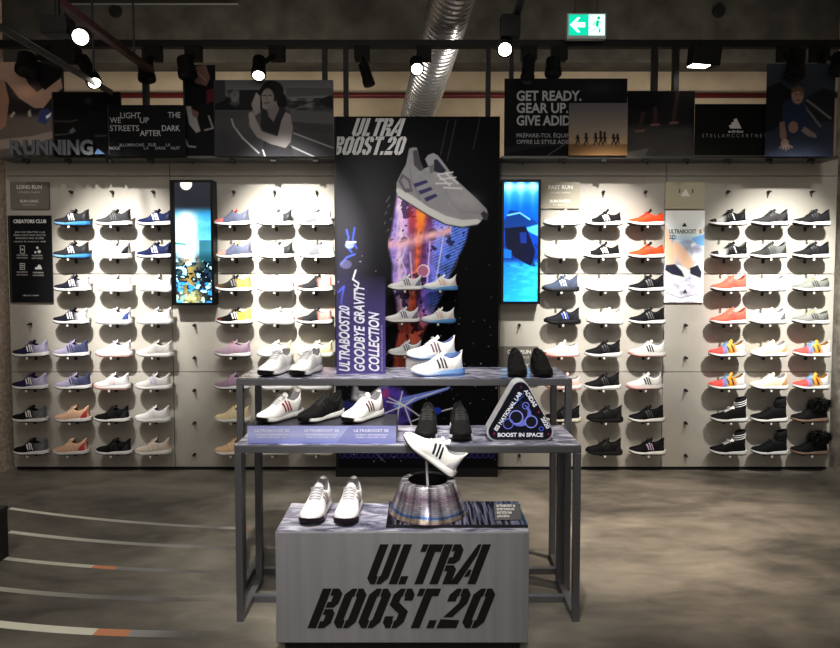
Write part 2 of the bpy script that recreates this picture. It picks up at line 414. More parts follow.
    def fluff(s):
        """shaggy faux-fur cuff"""
        mb = MB(); rs = np.random.RandomState(5); n = 20
        prof = [[(.078+.02*(z-.1)/.1+a*math.cos(2*PI*k/n), .6*a*math.sin(2*PI*k/n), z) for k in range(n+1)] for a, z in ((.05, .085), (.072, .1), (.084, .13), (.082, .16), (.066, .18), (.04, .186), (.036, .16), (.034, .11))]
        mb.grid(np.array(prof))
        for i in range(700):
            th = rs.rand()*2*PI; z = .085+.1*rs.rand(); a = .058+.026*math.sin(PI*(z-.08)/.11)
            p = np.array([.078+.02*(z-.1)/.1+a*math.cos(th), .6*a*math.sin(th), z]); dd = np.array([math.cos(th)+.25, .6*math.sin(th), rs.rand()*1.3-.4])
            dd /= np.linalg.norm(dd); l = .016+.022*rs.rand(); sd = np.array([-math.sin(th), math.cos(th), 0])*.0045
            bnd = np.array([0, 0, -.008*rs.rand()])
            mb.add([p-sd, p+sd, p+dd*l*.6+sd*.5+bnd*.3, p+dd*l*.6-sd*.5+bnd*.3, p+dd*l+bnd], [(0, 1, 2, 3), (3, 2, 4)])
        return mb
    def straps(s):
        mb = MB(); n = 24; pts = []
        for i in range(3*n+1):
            k = i % n; z = .125+.017*i/n
            pts.append((.094+.0475*math.cos(2*PI*k/n), .0375*math.sin(2*PI*k/n), z+.012*math.cos(2*PI*k/n)))
        mb.tube(pts, .0035, 5); return mb
def shoe_meshes(high=False, low=False):
    f = ShoeForm(high, low); d = {}; dm = BLACK
    d['upper'] = f.upper().mesh('upper', [dm, dm], True); d['midsole'] = f.midsole().mesh('midsole', dm, 50)
    d['outsole'] = f.outsole().mesh('outsole', dm, 50)
    for k in range(3):
        d['stripe%d' % k] = f.stripe(k).mesh('stripe', dm, True); d['far%d' % k] = f.stripe(k, True).mesh('stripe', dm, True)
    d['heel_counter'] = f.heel().mesh('heel_counter', dm, True); d['toe_cap'] = f.toecap().mesh('toe_cap', dm, True)
    d['laces'] = f.laces().mesh('laces', dm, True); d['tongue'] = f.tongue().mesh('tongue', dm, 50)
    if high:
        d['ankle_sock'] = f.ankle().mesh('ankle_sock', dm, True); d['ankle_strap'] = f.straps().mesh('ankle_strap', dm, True)
        d['fluffy_cuff'] = f.fluff().mesh('fluffy_cuff', dm)
    return d
SHOE = {'mid': shoe_meshes(), 'low': shoe_meshes(low=True), 'high': shoe_meshes(high=True)}
WHITE = (236, 236, 236); OFF = (225, 220, 208); BLK = (20, 20, 22); CHAR = (48, 49, 52); GREY = (140, 142, 146)
NAVY = (32, 42, 82); LILAC = (182, 176, 202); PEACH = (228, 190, 160); ORANGE = (240, 78, 40); CORAL = (228, 106, 88)
CREAM = (236, 220, 180); MAUVE = (176, 154, 170)
def make_shoe(loc, label, up, sole=WHITE, out=BLK, stripe=None, heel=None, lace=None, tongue=None, toe=None, lining=None, form='mid', rot=(0, 0, 0), group=None, extra=None, scale=1.0, both=False):
    """one shoe: an Empty at its base and the parts the photo shows"""
    r = thing('running_shoe' if form != 'high' else 'high_top_shoe', loc, label, 'shoe', group)
    r.rotation_euler = rot; r.scale = scale if isinstance(scale, tuple) else (scale, scale*1.06, scale)
    ms = SHOE[form]; stops = up if isinstance(up, list) else [(0, up), (1, up)]
    um = knit(stops); base = stops[len(stops)//2][1]
    def part(nm, key, mats, on=None):
        o = bpy.data.objects.new(nm, ms[key]); COL.objects.link(o); o.parent = on or r
        for i, m in enumerate(mats): o.material_slots[i].link = 'OBJECT'; o.material_slots[i].material = m
        return o
    dark = tuple(int(v*.55) for v in base)
    uo = part('upper', 'upper', [um, M(lining or (dark if sum(base) < 600 else (120, 120, 124)), .9)])
    mo = part('midsole', 'midsole', [knit(sole, .5) if isinstance(sole, list) else M(sole, .55)]); part('outsole', 'outsole', [M(out, .6)], mo)
    part('laces', 'laces', [M(lace or base, .8)]); part('tongue', 'tongue', [M(tongue or base, .85)])
    if stripe:
        st = stripe if isinstance(stripe, list) else [stripe]*3
        for k in range(3):
            part('stripe', 'stripe%d' % k, [M(st[k], .5)], uo)
            if both: part('stripe', 'far%d' % k, [M(st[k], .5)], uo)
    if heel: part('heel_counter', 'heel_counter', [M(heel, .45)], uo)
    if toe: part('toe_cap', 'toe_cap', [M(toe, .6)], uo)
    if form == 'high':
        if extra == 'fluff': part('fluffy_cuff', 'fluffy_cuff', [M((12, 12, 13), .8)])
        else:
            part('ankle_sock', 'ankle_sock', [M(base, .85)])
            part('ankle_strap', 'ankle_strap', [M(extra or BLK, .7)])
    return r
# ------------------------------------------------------------------ the room
WY = 4.9                                   # front face of the shoe wall
def floor_mat():
    m, N, K, b = newmat('polished_concrete')
    tc = N.new('ShaderNodeTexCoord')
    def nz(sc, det, dist=0, stretch=None):
        n = N.new('ShaderNodeTexNoise'); n.inputs['Scale'].default_value = sc; n.inputs['Detail'].default_value = det; n.inputs['Distortion'].default_value = dist
        if stretch:
            mp = N.new('ShaderNodeMapping'); mp.inputs['Scale'].default_value = stretch; mp.inputs['Rotation'].default_value = (0, 0, .35)
            K.new(tc.outputs['Object'], mp.inputs['Vector']); K.new(mp.outputs['Vector'], n.inputs['Vector'])
        else: K.new(tc.outputs['Object'], n.inputs['Vector'])
        return n
    a = nz(.9, 8, 1.2, (1, 1.8, 1)); c = nz(5, 10, .6, (1, 2.2, 1))
    mx = N.new('ShaderNodeMath'); mx.operation = 'MULTIPLY_ADD'; mx.inputs[1].default_value = .45
    K.new(c.outputs['Fac'], mx.inputs[0]); K.new(a.outputs['Fac'], mx.inputs[2])
    rp = N.new('ShaderNodeValToRGB'); e = rp.color_ramp.elements
    e[0].position = .5; e[0].color = L3((84, 82, 77)); e[1].position = .98; e[1].color = L3((156, 150, 139))
    K.new(mx.outputs[0], rp.inputs['Fac']); K.new(rp.outputs['Color'], b.inputs['Base Color'])
    r = N.new('ShaderNodeMapRange'); r.inputs['To Min'].default_value = .34; r.inputs['To Max'].default_value = .6
    K.new(c.outputs['Fac'], r.inputs['Value']); K.new(r.outputs['Result'], b.inputs['Roughness'])
    b.inputs['Specular IOR Level'].default_value = .35
    return m
def rough_mat(c1, c2, scale, bump=.3):
    m, N, K, b = newmat('rough_wall')
    tc = N.new('ShaderNodeTexCoord'); n = N.new('ShaderNodeTexNoise'); n.inputs['Scale'].default_value = scale; n.inputs['Detail'].default_value = 8
    K.new(tc.outputs['Object'], n.inputs['Vector'])
    rp = N.new('ShaderNodeValToRGB'); e = rp.color_ramp.elements
    e[0].position = .35; e[0].color = L3(c1); e[1].position = .65; e[1].color = L3(c2)
    K.new(n.outputs['Fac'], rp.inputs['Fac']); K.new(rp.outputs['Color'], b.inputs['Base Color'])
    bp = N.new('ShaderNodeBump'); bp.inputs['Strength'].default_value = bump; bp.inputs['Distance'].default_value = .01
    K.new(n.outputs['Fac'], bp.inputs['Height']); K.new(bp.outputs['Normal'], b.inputs['Normal']); b.inputs['Roughness'].default_value = .85
    return m
fl = struct(MB().box(-5.6, 5.6, -1.5, 7.0, -.1, 0).build('floor', floor_mat()), 'grey polished concrete shop floor', 'floor')
LX, RX = -3.2, 3.215
struct(MB().box(LX-.15, LX, -1.5, 5.0, 0, 4.2).build('wall_left', rough_mat((198, 176, 158), (236, 222, 208), 34)), 'rough brownish side wall at the left edge', 'wall')
struct(MB().box(RX, RX+.15, -1.5, 5.0, 0, 4.2).build('wall_right', rough_mat((165, 158, 146), (215, 210, 200), 12)), 'rough plastered side wall at the right edge', 'wall')
struct(MB().box(-5.6, 5.6, 6.8, 6.95, 0, 4.2).build('wall_back', rough_mat((184, 168, 144), (204, 188, 164), 3, .1)), 'beige building wall seen above the shoe wall', 'wall')
struct(MB().box(-5.6, 5.6, -1.5, 7.0, 4.2, 4.3).build('ceiling', M((70, 68, 64), .9)), 'dark ceiling above the shop', 'ceiling')
# concrete lintel behind the lights
bz = TZ(62, 6.2)
beam = struct(MB().box(-5.5, 5.5, 6.2, 6.5, bz, 4.2, .01).build('ceiling_beam', rough_mat((66, 63, 57), (90, 86, 78), 4, .25)), 'dark concrete beam across the top of the shop', 'beam')
for px in (115, 719):
    p = T(px, 11, 6.18); b = MB().lathe([(0, 0), (.05, 0), (.058, .012), (.058, .034)], n=24)
    b.v = [(p.x+x, 6.165+z, p.z+y) for x, y, z in b.v]; b.build('beam_socket', M((16, 16, 16), .7), beam, 40)
MB().tube([T(60, 4, 6.17), T(238, 4, 6.17)], .011, 8).build('conduit', M((150, 150, 148), .4, .6), beam)
# red sprinkler pipe on the back wall
pp = MB().tube([(-5.5, 6.68, TZ(95.5, 6.68)), (5.5, 6.68, TZ(95.5, 6.68))], .026, 14).build('sprinkler_pipe', M((104, 30, 32), .5), smooth=True)
struct(pp, 'dark red pipe running along the beige back wall', 'pipe')
# ------------------------------------------------------------------ shoe wall: four bays of grey boards with pegs
def board_mat():
    m, N, K, b = newmat('grey_board')
    tc = N.new('ShaderNodeTexCoord'); n = N.new('ShaderNodeTexNoise'); n.inputs['Scale'].default_value = 1.6; n.inputs['Detail'].default_value = 9; n.inputs['Roughness'].default_value = .6
    K.new(tc.outputs['Object'], n.inputs['Vector'])
    rp = N.new('ShaderNodeValToRGB'); e = rp.color_ramp.elements
    e[0].position = .3; e[0].color = L3((170, 166, 158)); e[1].position = .75; e[1].color = L3((194, 190, 182))
    K.new(n.outputs['Fac'], rp.inputs['Fac']); K.new(rp.outputs['Color'], b.inputs['Base Color']); b.inputs['Roughness'].default_value = .62
    b.inputs['Specular IOR Level'].default_value = .3
    return m
BOARD = board_mat()
ROWY = [225.5, 258, 291, 323.5, 356, 388.5, 421, 453.5]       # soles of the eight rows
bays = [(9, 172), (172, 336), (336, 500), (500, 664), (664, 834)]
ZB = TZ(467, WY)
rows = [(159, 176), (176, 274), (274, 372), (372, 467)]
BAY = []
for i, (a, c) in enumerate(bays):
    xa, xc = TX(a, 300, WY), TX(c, 300, WY)
    mb = MB()
    for (ya, yc) in rows:
        mb.box(xa+.0025, xc-.0025, WY, WY+.03, TZ(yc, WY)+.0025, TZ(ya, WY)-.0025, .0015)
    o = struct(mb.build('wall_panel', BOARD), 'pale grey display wall board, bay %d from the left' % (i+1), 'wall panel'); BAY.append(o)
MB().box(TX(9, 300, WY)+.004, TX(834, 300, WY)-.004, WY+.031, WY+.09, .0, TZ(160, WY)).build('wall_carcass', M((30, 30, 30), .8))
struct(bpy.data.objects['wall_carcass'], 'dark carcass behind the grey display boards', 'wall panel')
sk = struct(MB().box(TX(12, 300, WY), TX(831, 300, WY), WY+.001, WY+.03, 0, ZB-.002).build('baseboard_back', M((18, 18, 18), .7)), 'black recessed plinth strip under the shoe wall', 'baseboard')
PEGM = M((70, 70, 72), .4, .6); PEGW = M((215, 213, 208), .4)
pegmesh = MB().tube([(0, 0, 0), (0, -.02, 0)], .011, 12).tube([(0, -.02, -.002), (0, -.045, -.002)], .006, 8).mesh('peg', [PEGM], 40)
def armmesh():
    mb = MB(); mb.box(-.007, .007, -.115, 0, -.004, 0, .001); mb.box(-.010, .010, -.01, 0, -.035, -.004, .002)
    mb.box(-.008, .008, -.121, -.115, -.016, 0, .002, 1)
    return mb.mesh('shoe_arm', [PEGM, PEGW])
ARM = armmesh()
def peg(px, py, bay, arm):
    p = T(px, py, WY); o = bpy.data.objects.new('shoe_arm' if arm else 'wall_peg', ARM if arm else pegmesh); COL.objects.link(o)
    o.parent = BAY[bay]; o.location = (p.x, WY, p.z)
# bay layout: column positions, first row filled
W_, B_ = WHITE, BLK
ORD = ['top', 'second', 'third', 'fourth', 'fifth', 'sixth', 'seventh', 'bottom']
def d(lbl, up, **k): return (lbl, up, k)
g = lambda *s: list(s)
BLUE = (96, 158, 208)
A5 = d('dark purple to lilac running shoe with white stripes', g((0, (40, 34, 66)), (.55, (50, 44, 84)), (.75, LILAC)), stripe=W_, heel=(190, 184, 214))
A7 = d('black running shoe with grey heel and white stripes', g((0, B_), (.6, B_), (.78, (110, 112, 116))), stripe=W_, heel=(120, 122, 126))
B1 = d('charcoal running shoe with bright blue sole', CHAR, stripe=W_, sole=[(0, (150, 190, 220)), (.5, BLUE), (.9, (60, 130, 196))], heel=(40, 40, 44))
B3 = d('black running shoe with white heel and white sole', g((0, (30, 30, 44)), (.66, (34, 34, 52)), (.8, (190, 190, 196))), stripe=W_, heel=W_, lace=B_)
B5 = d('lilac running shoe with navy heel and stripes', g((0, LILAC), (.5, (172, 168, 194)), (.72, (76, 80, 112))), stripe=(62, 68, 104))
B7 = d('peach running shoe with red heel tab', PEACH, heel=(196, 70, 80), stripe=(236, 206, 180), lace=(240, 226, 210))
C1 = d('charcoal knit running shoe with white sole', g((0, (70, 71, 74)), (1, (52, 53, 56))), stripe=(84, 85, 88))
C2 = d('white running shoe with black heel', g((0, W_), (.6, (206, 206, 210)), (.85, (150, 150, 154))), heel=BLK, stripe=(170, 172, 178), out=(210, 210, 210))
C3 = d('plain white running shoe with white sole', W_, stripe=(226, 226, 226), out=(210, 210, 210), heel=(228, 228, 228))
C4 = d('white running shoe with pale blue stripes', W_, stripe=(176, 196, 220), heel=(70, 90, 150), out=(210, 215, 225))
C5 = d('white running shoe with pink sole edge', g((0, W_), (1, (226, 226, 230))), sole=[(0, (236, 190, 184)), (.6, W_)], stripe=(214, 214, 218), heel=(216, 216, 220), out=(230, 170, 160))
C6 = d('white running shoe with pink toe', g((0, (238, 186, 180)), (.3, W_), (1, (220, 220, 224))), sole=[(0, (236, 190, 184)), (.6, W_)], stripe=(220, 196, 196), out=(230, 170, 160))
C7 = d('black knit running shoe with white sole', B_, stripe=(40, 40, 42), heel=(46, 46, 50))
D1 = d('navy running shoe with white stripes', NAVY, stripe=W_, heel=(24, 30, 60), tongue=(20, 24, 48))
D5 = d('pale grey knit running shoe', (206, 203, 198), stripe=(190, 190, 196), out=(190, 186, 180), heel=(214, 212, 208))
D6 = d('pale grey running shoe with lilac stripes', (210, 207, 204), stripe=(176, 174, 204), out=(180, 176, 180), heel=(210, 208, 210))
D7 = d('white lace-up running shoe with white stripes', W_, stripe=(218, 218, 218), heel=(224, 224, 224), out=(205, 205, 205), lace=(200, 200, 200))
D8 = d('pale beige knit running shoe', (216, 203, 190), stripe=(226, 214, 204), out=(190, 176, 164))
E1 = d('slate blue running shoe with coral toe and tongue', g((0, (232, 130, 120)), (.26, (214, 130, 130)), (.34, (98, 104, 128)), (1, (116, 120, 140))), tongue=(238, 110, 100), heel=(104, 106, 124), stripe=(90, 96, 122))
E2 = d('slate blue running shoe with yellow tongue', g((0, (232, 160, 140)), (.26, (214, 150, 140)), (.34, (98, 104, 128)), (1, (116, 120, 140))), tongue=(244, 214, 140), heel=(104, 106, 124), stripe=(90, 96, 122))
E3 = d('brown and black running shoe with yellow heel', g((0, (120, 90, 60)), (.3, (60, 54, 46)), (.58, (40, 40, 42)), (.68, (226, 186, 96))), heel=(228, 190, 104), stripe=(120, 120, 120), tongue=B_)
E4 = d('black running shoe with yellow striped heel', g((0, (150, 70, 50)), (.22, B_), (.58, B_), (.68, (230, 204, 96))), heel=(232, 210, 120), stripe=W_, tongue=B_)
E5 = d('mauve pink running shoe', MAUVE, stripe=(186, 150, 170), heel=(160, 130, 160), lace=(210, 160, 160))
E6 = d('mauve grey running shoe', (164, 142, 160), stripe=(178, 152, 170), heel=(150, 130, 156))
E7 = d('cream running shoe with pale sole', CREAM, stripe=(240, 228, 200), heel=(232, 216, 170), out=(200, 190, 170))
E8 = d('peach cream running shoe', (230, 196, 160), stripe=(240, 214, 180), heel=(226, 190, 150), out=(200, 180, 160))
F1 = d('white running shoe with black caged heel', g((0, W_), (.66, W_), (.78, (60, 60, 62))), heel=(40, 40, 42), tongue=(60, 60, 62), toe=None)
F3 = d('white running shoe with dark collar', W_, heel=(214, 214, 214), lining=(40, 40, 40), stripe=(230, 230, 230), out=(170, 170, 170))
F5 = d('white running shoe with cream heel', g((0, W_), (.6, W_), (.85, CREAM)), heel=(240, 230, 200), out=(190, 186, 180))
G1 = d('white running shoe with grey midfoot and black heel', g((0, (190, 190, 192)), (.2, W_), (.32, (110, 112, 114)), (.58, (120, 122, 124)), (.64, W_)), heel=W_, tongue=(90, 92, 94))
G3 = d('black running shoe with pink heel', g((0, (120, 90, 80)), (.2, (52, 52, 54)), (.58, (44, 44, 46)), (.68, (226, 160, 150))), heel=(228, 166, 156), tongue=B_)
G5 = d('cream running shoe with yellowish heel', g((0, W_), (.4, (238, 232, 214)), (.8, CREAM)), heel=CREAM, stripe=(220, 210, 180), out=(190, 180, 160))
H1 = d('white running shoe with grey striped heel', g((0, W_), (1, (220, 220, 226))), stripe=(110, 108, 130), heel=(130, 130, 150))
I1 = d('white running shoe with pale blue sole', W_, sole=[(0, (226, 232, 240)), (.5, (120, 176, 224)), (1, (90, 150, 214))], stripe=(214, 180, 170), heel=(214, 200, 196), out=(90, 140, 200))
J1 = d('white mesh running shoe with grey lines', (228, 228, 226), stripe=(214, 214, 212), heel=(222, 222, 222), out=(60, 60, 60), form='low')
J2 = d('bright white running shoe', W_, stripe=(228, 228, 228), out=(180, 180, 180), form='low')
J3 = d('slate blue running shoe with dark sole', (78, 88, 108), stripe=(206, 212, 220), sole=(44, 46, 52), heel=(84, 92, 112))
J4 = d('black running shoe with blue and white stripes', (38, 38, 44), stripe=[(90, 110, 210), (200, 206, 226), (90, 110, 210)], sole=(26, 26, 28), heel=(46, 46, 54))
J5 = d('white running shoe with pink sole', g((0, (240, 206, 196)), (.4, (232, 226, 220))), sole=[(0, (236, 160, 150)), (.6, W_)], stripe=(230, 220, 214), out=(232, 140, 130), form='low')
J6 = d('pale pink running shoe', (232, 204, 196), sole=[(0, (236, 170, 160)), (.6, W_)], stripe=(236, 224, 216), out=(232, 150, 140), form='low')
J7 = d('black running shoe with cream white sole', B_, stripe=(50, 50, 52), sole=(234, 228, 214), heel=(30, 30, 32))
K1 = d('low black running shoe with white toe and stripes', B_, stripe=W_, form='low', toe=(210, 210, 210))
K3 = d('bright white knit running shoe', W_, stripe=(230, 230, 230), out=(70, 70, 72), heel=(226, 226, 226))
K5 = d('black cushioned running shoe with white sole', B_, stripe=(60, 60, 62), heel=(36, 36, 38), out=(200, 200, 200))
K7 = d('all black running shoe with black sole', (22, 22, 23), sole=(26, 26, 27), stripe=(34, 34, 36), heel=(36, 36, 38))
L1 = d('bright orange red running shoe', ORANGE, stripe=(196, 56, 30), form='low', tongue=B_, lining=(20, 20, 20), lace=(220, 70, 36))
L3_ = d('black running shoe with grey stripes', B_, stripe=(96, 98, 100), heel=(34, 34, 36))
L5 = d('white running shoe with black stripes and pink sole', g((0, (240, 210, 206)), (.4, (230, 228, 226))), sole=[(0, (238, 180, 176)), (.7, (230, 226, 222))], stripe=B_, out=(150, 90, 90), heel=(214, 212, 210))
L7 = d('black running shoe with thin white sole', B_, stripe=(74, 74, 78), heel=(30, 30, 32))
L8 = d('black running shoe with lilac stripes', B_, stripe=(190, 170, 200), heel=(30, 30, 32))
M1 = d('black running shoe with grey white forefoot', g((0, (190, 190, 186)), (.34, (170, 170, 166)), (.44, B_)), heel=B_, tongue=B_, lace=B_, toe=(30, 30, 32), stripe=[(210, 210, 208), B_, B_])
M3 = d('coral pink running shoe', CORAL, stripe=(190, 96, 86), heel=(214, 100, 90), lace=(236, 150, 130))
MC = g((0, (228, 86, 84)), (.34, (232, 96, 88)), (.42, (100, 150, 210)), (.52, (236, 166, 60)), (.66, (214, 140, 40)), (.78, (220, 224, 226)))
M5 = d('multicoloured running shoe with red toe', MC, stripe=[(70, 60, 80), (236, 180, 60), (90, 90, 100)], heel=(214, 216, 218), lace=(130, 180, 220))
M7 = d('black high-top shoe with white laces', B_, lace=W_, tongue=W_, form='high', extra=W_)
N1 = d('charcoal running shoe with black heel', (54, 53, 55), stripe=(40, 40, 42), heel=B_)
N2 = d('black and grey running shoe', g((0, (64, 64, 62)), (.4, (52, 52, 52)), (.7, (104, 106, 104))), heel=(60, 62, 60), stripe=(80, 82, 80))
N4 = d('white running shoe with grey line on the side', W_, stripe=[(190, 190, 192)]*3, heel=(120, 120, 122), out=(80, 80, 82))
N5 = d('pale yellow running shoe', (236, 222, 184), heel=(206, 176, 130), stripe=(244, 236, 210), lace=W_)
N6 = d('cream running shoe with tan heel', (238, 226, 196), heel=(206, 160, 110), stripe=(244, 236, 214), lace=W_)
N7 = d('black high-top sock shoe with white sole', B_, form='high')
O1 = d('black slip-on running shoe', (30, 30, 33), heel=(24, 24, 26), stripe=(36, 36, 40))
O3 = d('grey running shoe with yellow grey upper', g((0, (120, 122, 118)), (.5, (140, 142, 136)), (1, (104, 106, 104))), form='low', stripe=(70, 72, 72), heel=(90, 92, 92), lace=(190, 190, 150))
O7 = d('black shoe with shaggy fur cuff, tan sole', B_, sole=(150, 126, 112), out=(70, 58, 52), form='high', extra='fluff')
GRID = [
 (0, 'left shoe bay', [(31, 'first', [0]*4+[A5, A5, A7, A7]), (72, 'second', [B1, B1, B3, B3, B5, B5, B7, B7]), (113, 'third', [C1, C2, C3, C4, C5, C6, C7, C7]), (154, 'fourth', [D1, D1, C3, D7, D5, D6, D7, D8])]),
 (1, 'second shoe bay', [(233, 'first', [E1, E2, E3, E4, E5, E6, E7, E8]), (275, 'second', [F1, F1, F3, F3, F5, C3, F5, E7]), (315.5, 'third', [G1, G1, G3, G3, G5, C3, E7, E7])]),
 (3, 'third shoe bay', [(561, 'first', [J1, J2, J3, J4, J5, J6, J7, 0]), (603, 'second', [K1, K1, K3, K3, K5, K5, K7, K7]), (645, 'third', [L1, L1, L3_, L3_, L5, L5, L7, L8])]),
 (4, 'right shoe bay', [(727, 'first', [M1, M1, M3, M3, M5, M5, M7, M7]), (768, 'second', [N1, N2, K3, N4, N5, N6, N7, N7]), (810, 'third', [O1, O1, O3, O3, M5, M5, O7, O7])]),
]
HAVE = set()
SHY = WY-.074
for bi, bname, cols in GRID:
    for px, cname, items in cols:
        for r, it in enumerate(items):
            if not it: continue
            lbl, up, k = it; k = dict(k)
            jx = random.uniform(-1.6, 1.6); p = T(px+jx, ROWY[r]+.6, SHY)
            make_shoe((p.x, SHY, p.z), '%s, %s row, %s column, %s' % (lbl, ORD[r], cname, bname), up, group='single shoes on the display wall', rot=(0, random.uniform(-.02, .02), random.uniform(-.05, .05)), scale=.92, **k)
            q = p; o = bpy.data.objects.new('shoe_arm', ARM); COL.objects.link(o); o.parent = BAY[bi]; o.location = (p.x, WY, p.z)
# bare pegs
for bi, px, pys in ((0, 72, [192]), (0, 113, [192]), (0, 154, [192]), (0, 31, [324]), (1, 195, [325, 357.5, 390, 422.5, 454]), (1, 234, [192]), (1, 275, [192]), (1, 317, [192]),
                    (3, 603, [192]), (3, 645, [192]), (3, 519, [325]), (4, 685, [325, 357.5, 390, 422.5, 455]), (4, 727, [192]), (4, 768, [192]), (4, 811, [192]), (3, 519, [455])):
    for py in pys: peg(px, py, bi, False)
# ------------------------------------------------------------------ picture rail with clips
for a, c, side in ((0, 334.5, 'left'), (501.5, 836, 'right')):
    Y = 4.72; x0, x1 = max(TX(a, 157, Y), LX+.002), min(TX(c, 157, Y), RX-.002); z = TZ(157.5, Y)
    t = thing('picture_rail', ((x0+x1)/2, Y, z), 'thin dark metal rail carrying the header pictures on the %s half' % side, 'rail')
    MB().box(x0-t.location.x, x1-t.location.x, -.03, .21, -.012, .006).build('rail_bar', M((92, 92, 90), .4, .5), t)
    for px in ([27, 69, 110, 151, 192, 233, 274, 316] if side == 'left' else [521, 562, 603, 645, 685, 727, 768, 810]):
        x = TX(px, 160, Y)-t.location.x
        MB().box(x-.022, x+.022, -.025, .0, -.036, -.013, .004).tube([(x+.012, -.012, -.036), (x+.012, -.012, -.05)], .008, 8).build('rail_clip', M((22, 22, 22), .5), t)
# ------------------------------------------------------------------ printed boards
def board(name, rect, Y, art, label, cat, th=.02, edge=(40, 40, 42), group=None, mat=None, part='printed_face', zbot=None):
    x0, x1, y0, y1 = rect; A, B = T(x0, y1, Y), T(x1, y0, Y)
    zb = A.z if zbot is None else zbot
    t = thing(name, ((A.x+B.x)/2, Y, zb), label, cat, group); o = t.location
    MB().box(A.x-o.x, B.x-o.x, .002, th, zb-o.z, B.z-o.z, .001).build('backing_board', M(edge, .6), t)
    if art is not None: art.sheet(part, Y, mat or PRINT, t, o)
    return t
def host(t):
    for c in t.children:
        if c.name.startswith(('backing_board', 'face_plate', 'plinth_body', 'acrylic_sheet', 'front_plate')): return c
    return t
def words(t, body, px, py, Y, h, col, w=None, bold=0.0, shear=0, align='LEFT', rot=0, emit=0, name='lettering', rough=.6, spacing=1.0):
    """line of text: px, py = start of the base line, h = cap height, w = width, all in photo pixels at depth Y"""
    k = Y/F; mb = text_mb(body, h*k, None if w is None else w*k, bold, shear, align, .0, spacing)
    p = T(px, py, Y); o = t.location if t else Vector((0, 0, 0))
    shift(mb, (p.x-o.x, Y-.002-o.y, p.z-o.z), rot)
    return mb.build(name, M(col, rough, emit=emit), host(t))
Q = []
HY = 4.70; RAILZ = TZ(157.5, 4.72)+.0075
def sports_logo(t, px, py, w, Y, col, word=None):
    """three rising slanted bars, with an optional word under them"""
    k = Y/F; p = T(px, py, Y); o = t.location; u = w*k
    for a, hgt in ((0, .30), (.27, .50), (.54, .72)):
        mb = MB(); hh = hgt*u; x0 = a*u; q = .52*hh
        mb.prism([(x0+.12*u, 0), (x0+.38*u, 0), (x0+.38*u-q, hh), (x0+.16*u-q, hh-.10*u)], -.001, 0)
        shift(mb, (p.x-o.x-u/2, Y-.002-o.y, p.z-o.z)); mb.build('logo_bar', M(col, .6), host(t))
    if word: words(t, word, px-w*.45, py+w*.30, Y, w*.22, col, w=w*.95, bold=.02)
# -- header pictures, left half
a = Art(-8, 62, 62, 156.5, (52, 50, 48))
a.vgrad([(62, (46, 44, 44)), (112, (40, 38, 40)), (118, (96, 88, 84)), (157, (84, 76, 72))])
a.poly([(0, 60), (16, 60), (28, 84), (36, 92), (48, 84), (60, 74), (62, 88), (52, 96), (42, 108), (33, 108), (18, 98), (6, 82), (-8, 76)], (152, 128, 116)); a.poly([(-8, 78), (4, 80), (8, 100), (4, 126), (-8, 134)], (138, 110, 94))
a.poly([(16, 66), (40, 62), (62, 70), (60, 78), (44, 90), (34, 78)], (24, 20, 22)); a.glow(26, 92, 12, 6, (186, 146, 124), .7)
a.poly([(38, 110), (46, 108), (51, 113), (44, 124), (36, 122)], (60, 66, 110)); a.poly([(44, 116), (50, 112), (49, 116), (45, 119)], (200, 200, 210))
a.poly([(8, 116), (12, 111), (14, 113), (10, 118)], (150, 146, 140)); a.poly([(26, 112), (29, 109), (30, 116), (27, 117)], (150, 146, 140))
a.poly([(-8, 140), (30, 136), (62, 128), (62, 134), (30, 145), (-8, 150)], (120, 112, 106)); a.gain(1.25)
board('header_picture', (-8, 62, 62, 156.5), HY, a, 'header picture of a runner\'s bent bare leg, far left above the wall', 'picture', group='header pictures above the shoe wall', zbot=RAILZ)
a = Art(53, 120, 92, 156.5, (14, 14, 16)); a.glow(88, 101, 3, 4, (70, 70, 72), .8); a.line([(53, 121), (70, 121.5), (76, 120)], 1.6, (80, 74, 68)); a.line([(53, 135), (66, 134), (74, 130)], 1.4, (84, 80, 74))
a.poly([(68, 131), (72, 127), (75, 131), (70, 134)], (120, 124, 130)); a.line([(94, 136), (105, 135.5)], 2, (70, 70, 66)); a.mix(a.noise(14, 9, 3, 3)*.35*(a.Y > 110), (40, 40, 44))
board('header_picture', (53, 120, 92, 156.5), HY-.03, a, 'dark night-run header picture behind the word running', 'picture', group='header pictures above the shoe wall', zbot=RAILZ)
t = thing('running_sign', (TX(50, 156, HY-.07), HY-.07, RAILZ), 'grey cut-out letters spelling RUNNING standing on the left rail', 'sign')
xs = [10, 24, 37, 50, 62.5, 67.5, 80, 93]
for ch, xa, xb in zip('RUNNING', [10, 23.5, 36.5, 49.5, 62.3, 67.5, 80.3], [22.5, 35.5, 48.5, 61.3, 66.3, 79.3, 93]):
    k = (HY-.07)/F; mb = text_mb(ch, 13.5*k, (xb-xa)*k, .045, depth=0, ext=.016); p = T(xa, 155.5, HY-.07)
    shift(mb, (p.x-t.location.x, .006, .001)); mb.build('letter', M((92, 94, 100), .5), t)
mb = MB(); p = T(94.5, 155.5, HY-.07); k = (HY-.07)/F
mb.prism([(0, 0), (10*k, 0), (6*k, 3.2*k), (3.4*k, 5.4*k), (1.2*k, 2.2*k)], -.002, .014); shift(mb, (p.x-t.location.x, 0, .001)); mb.build('shoe_emblem', M((84, 110, 150), .5), t)
LT = (176, 178, 182)
t = board('header_sign', (108.5, 184, 105, 156.5), HY-.06, Art(108.5, 184, 105, 156.5, (22, 22, 25)), 'black header sign reading LIGHT UP THE STREETS AFTER DARK', 'sign', zbot=RAILZ)
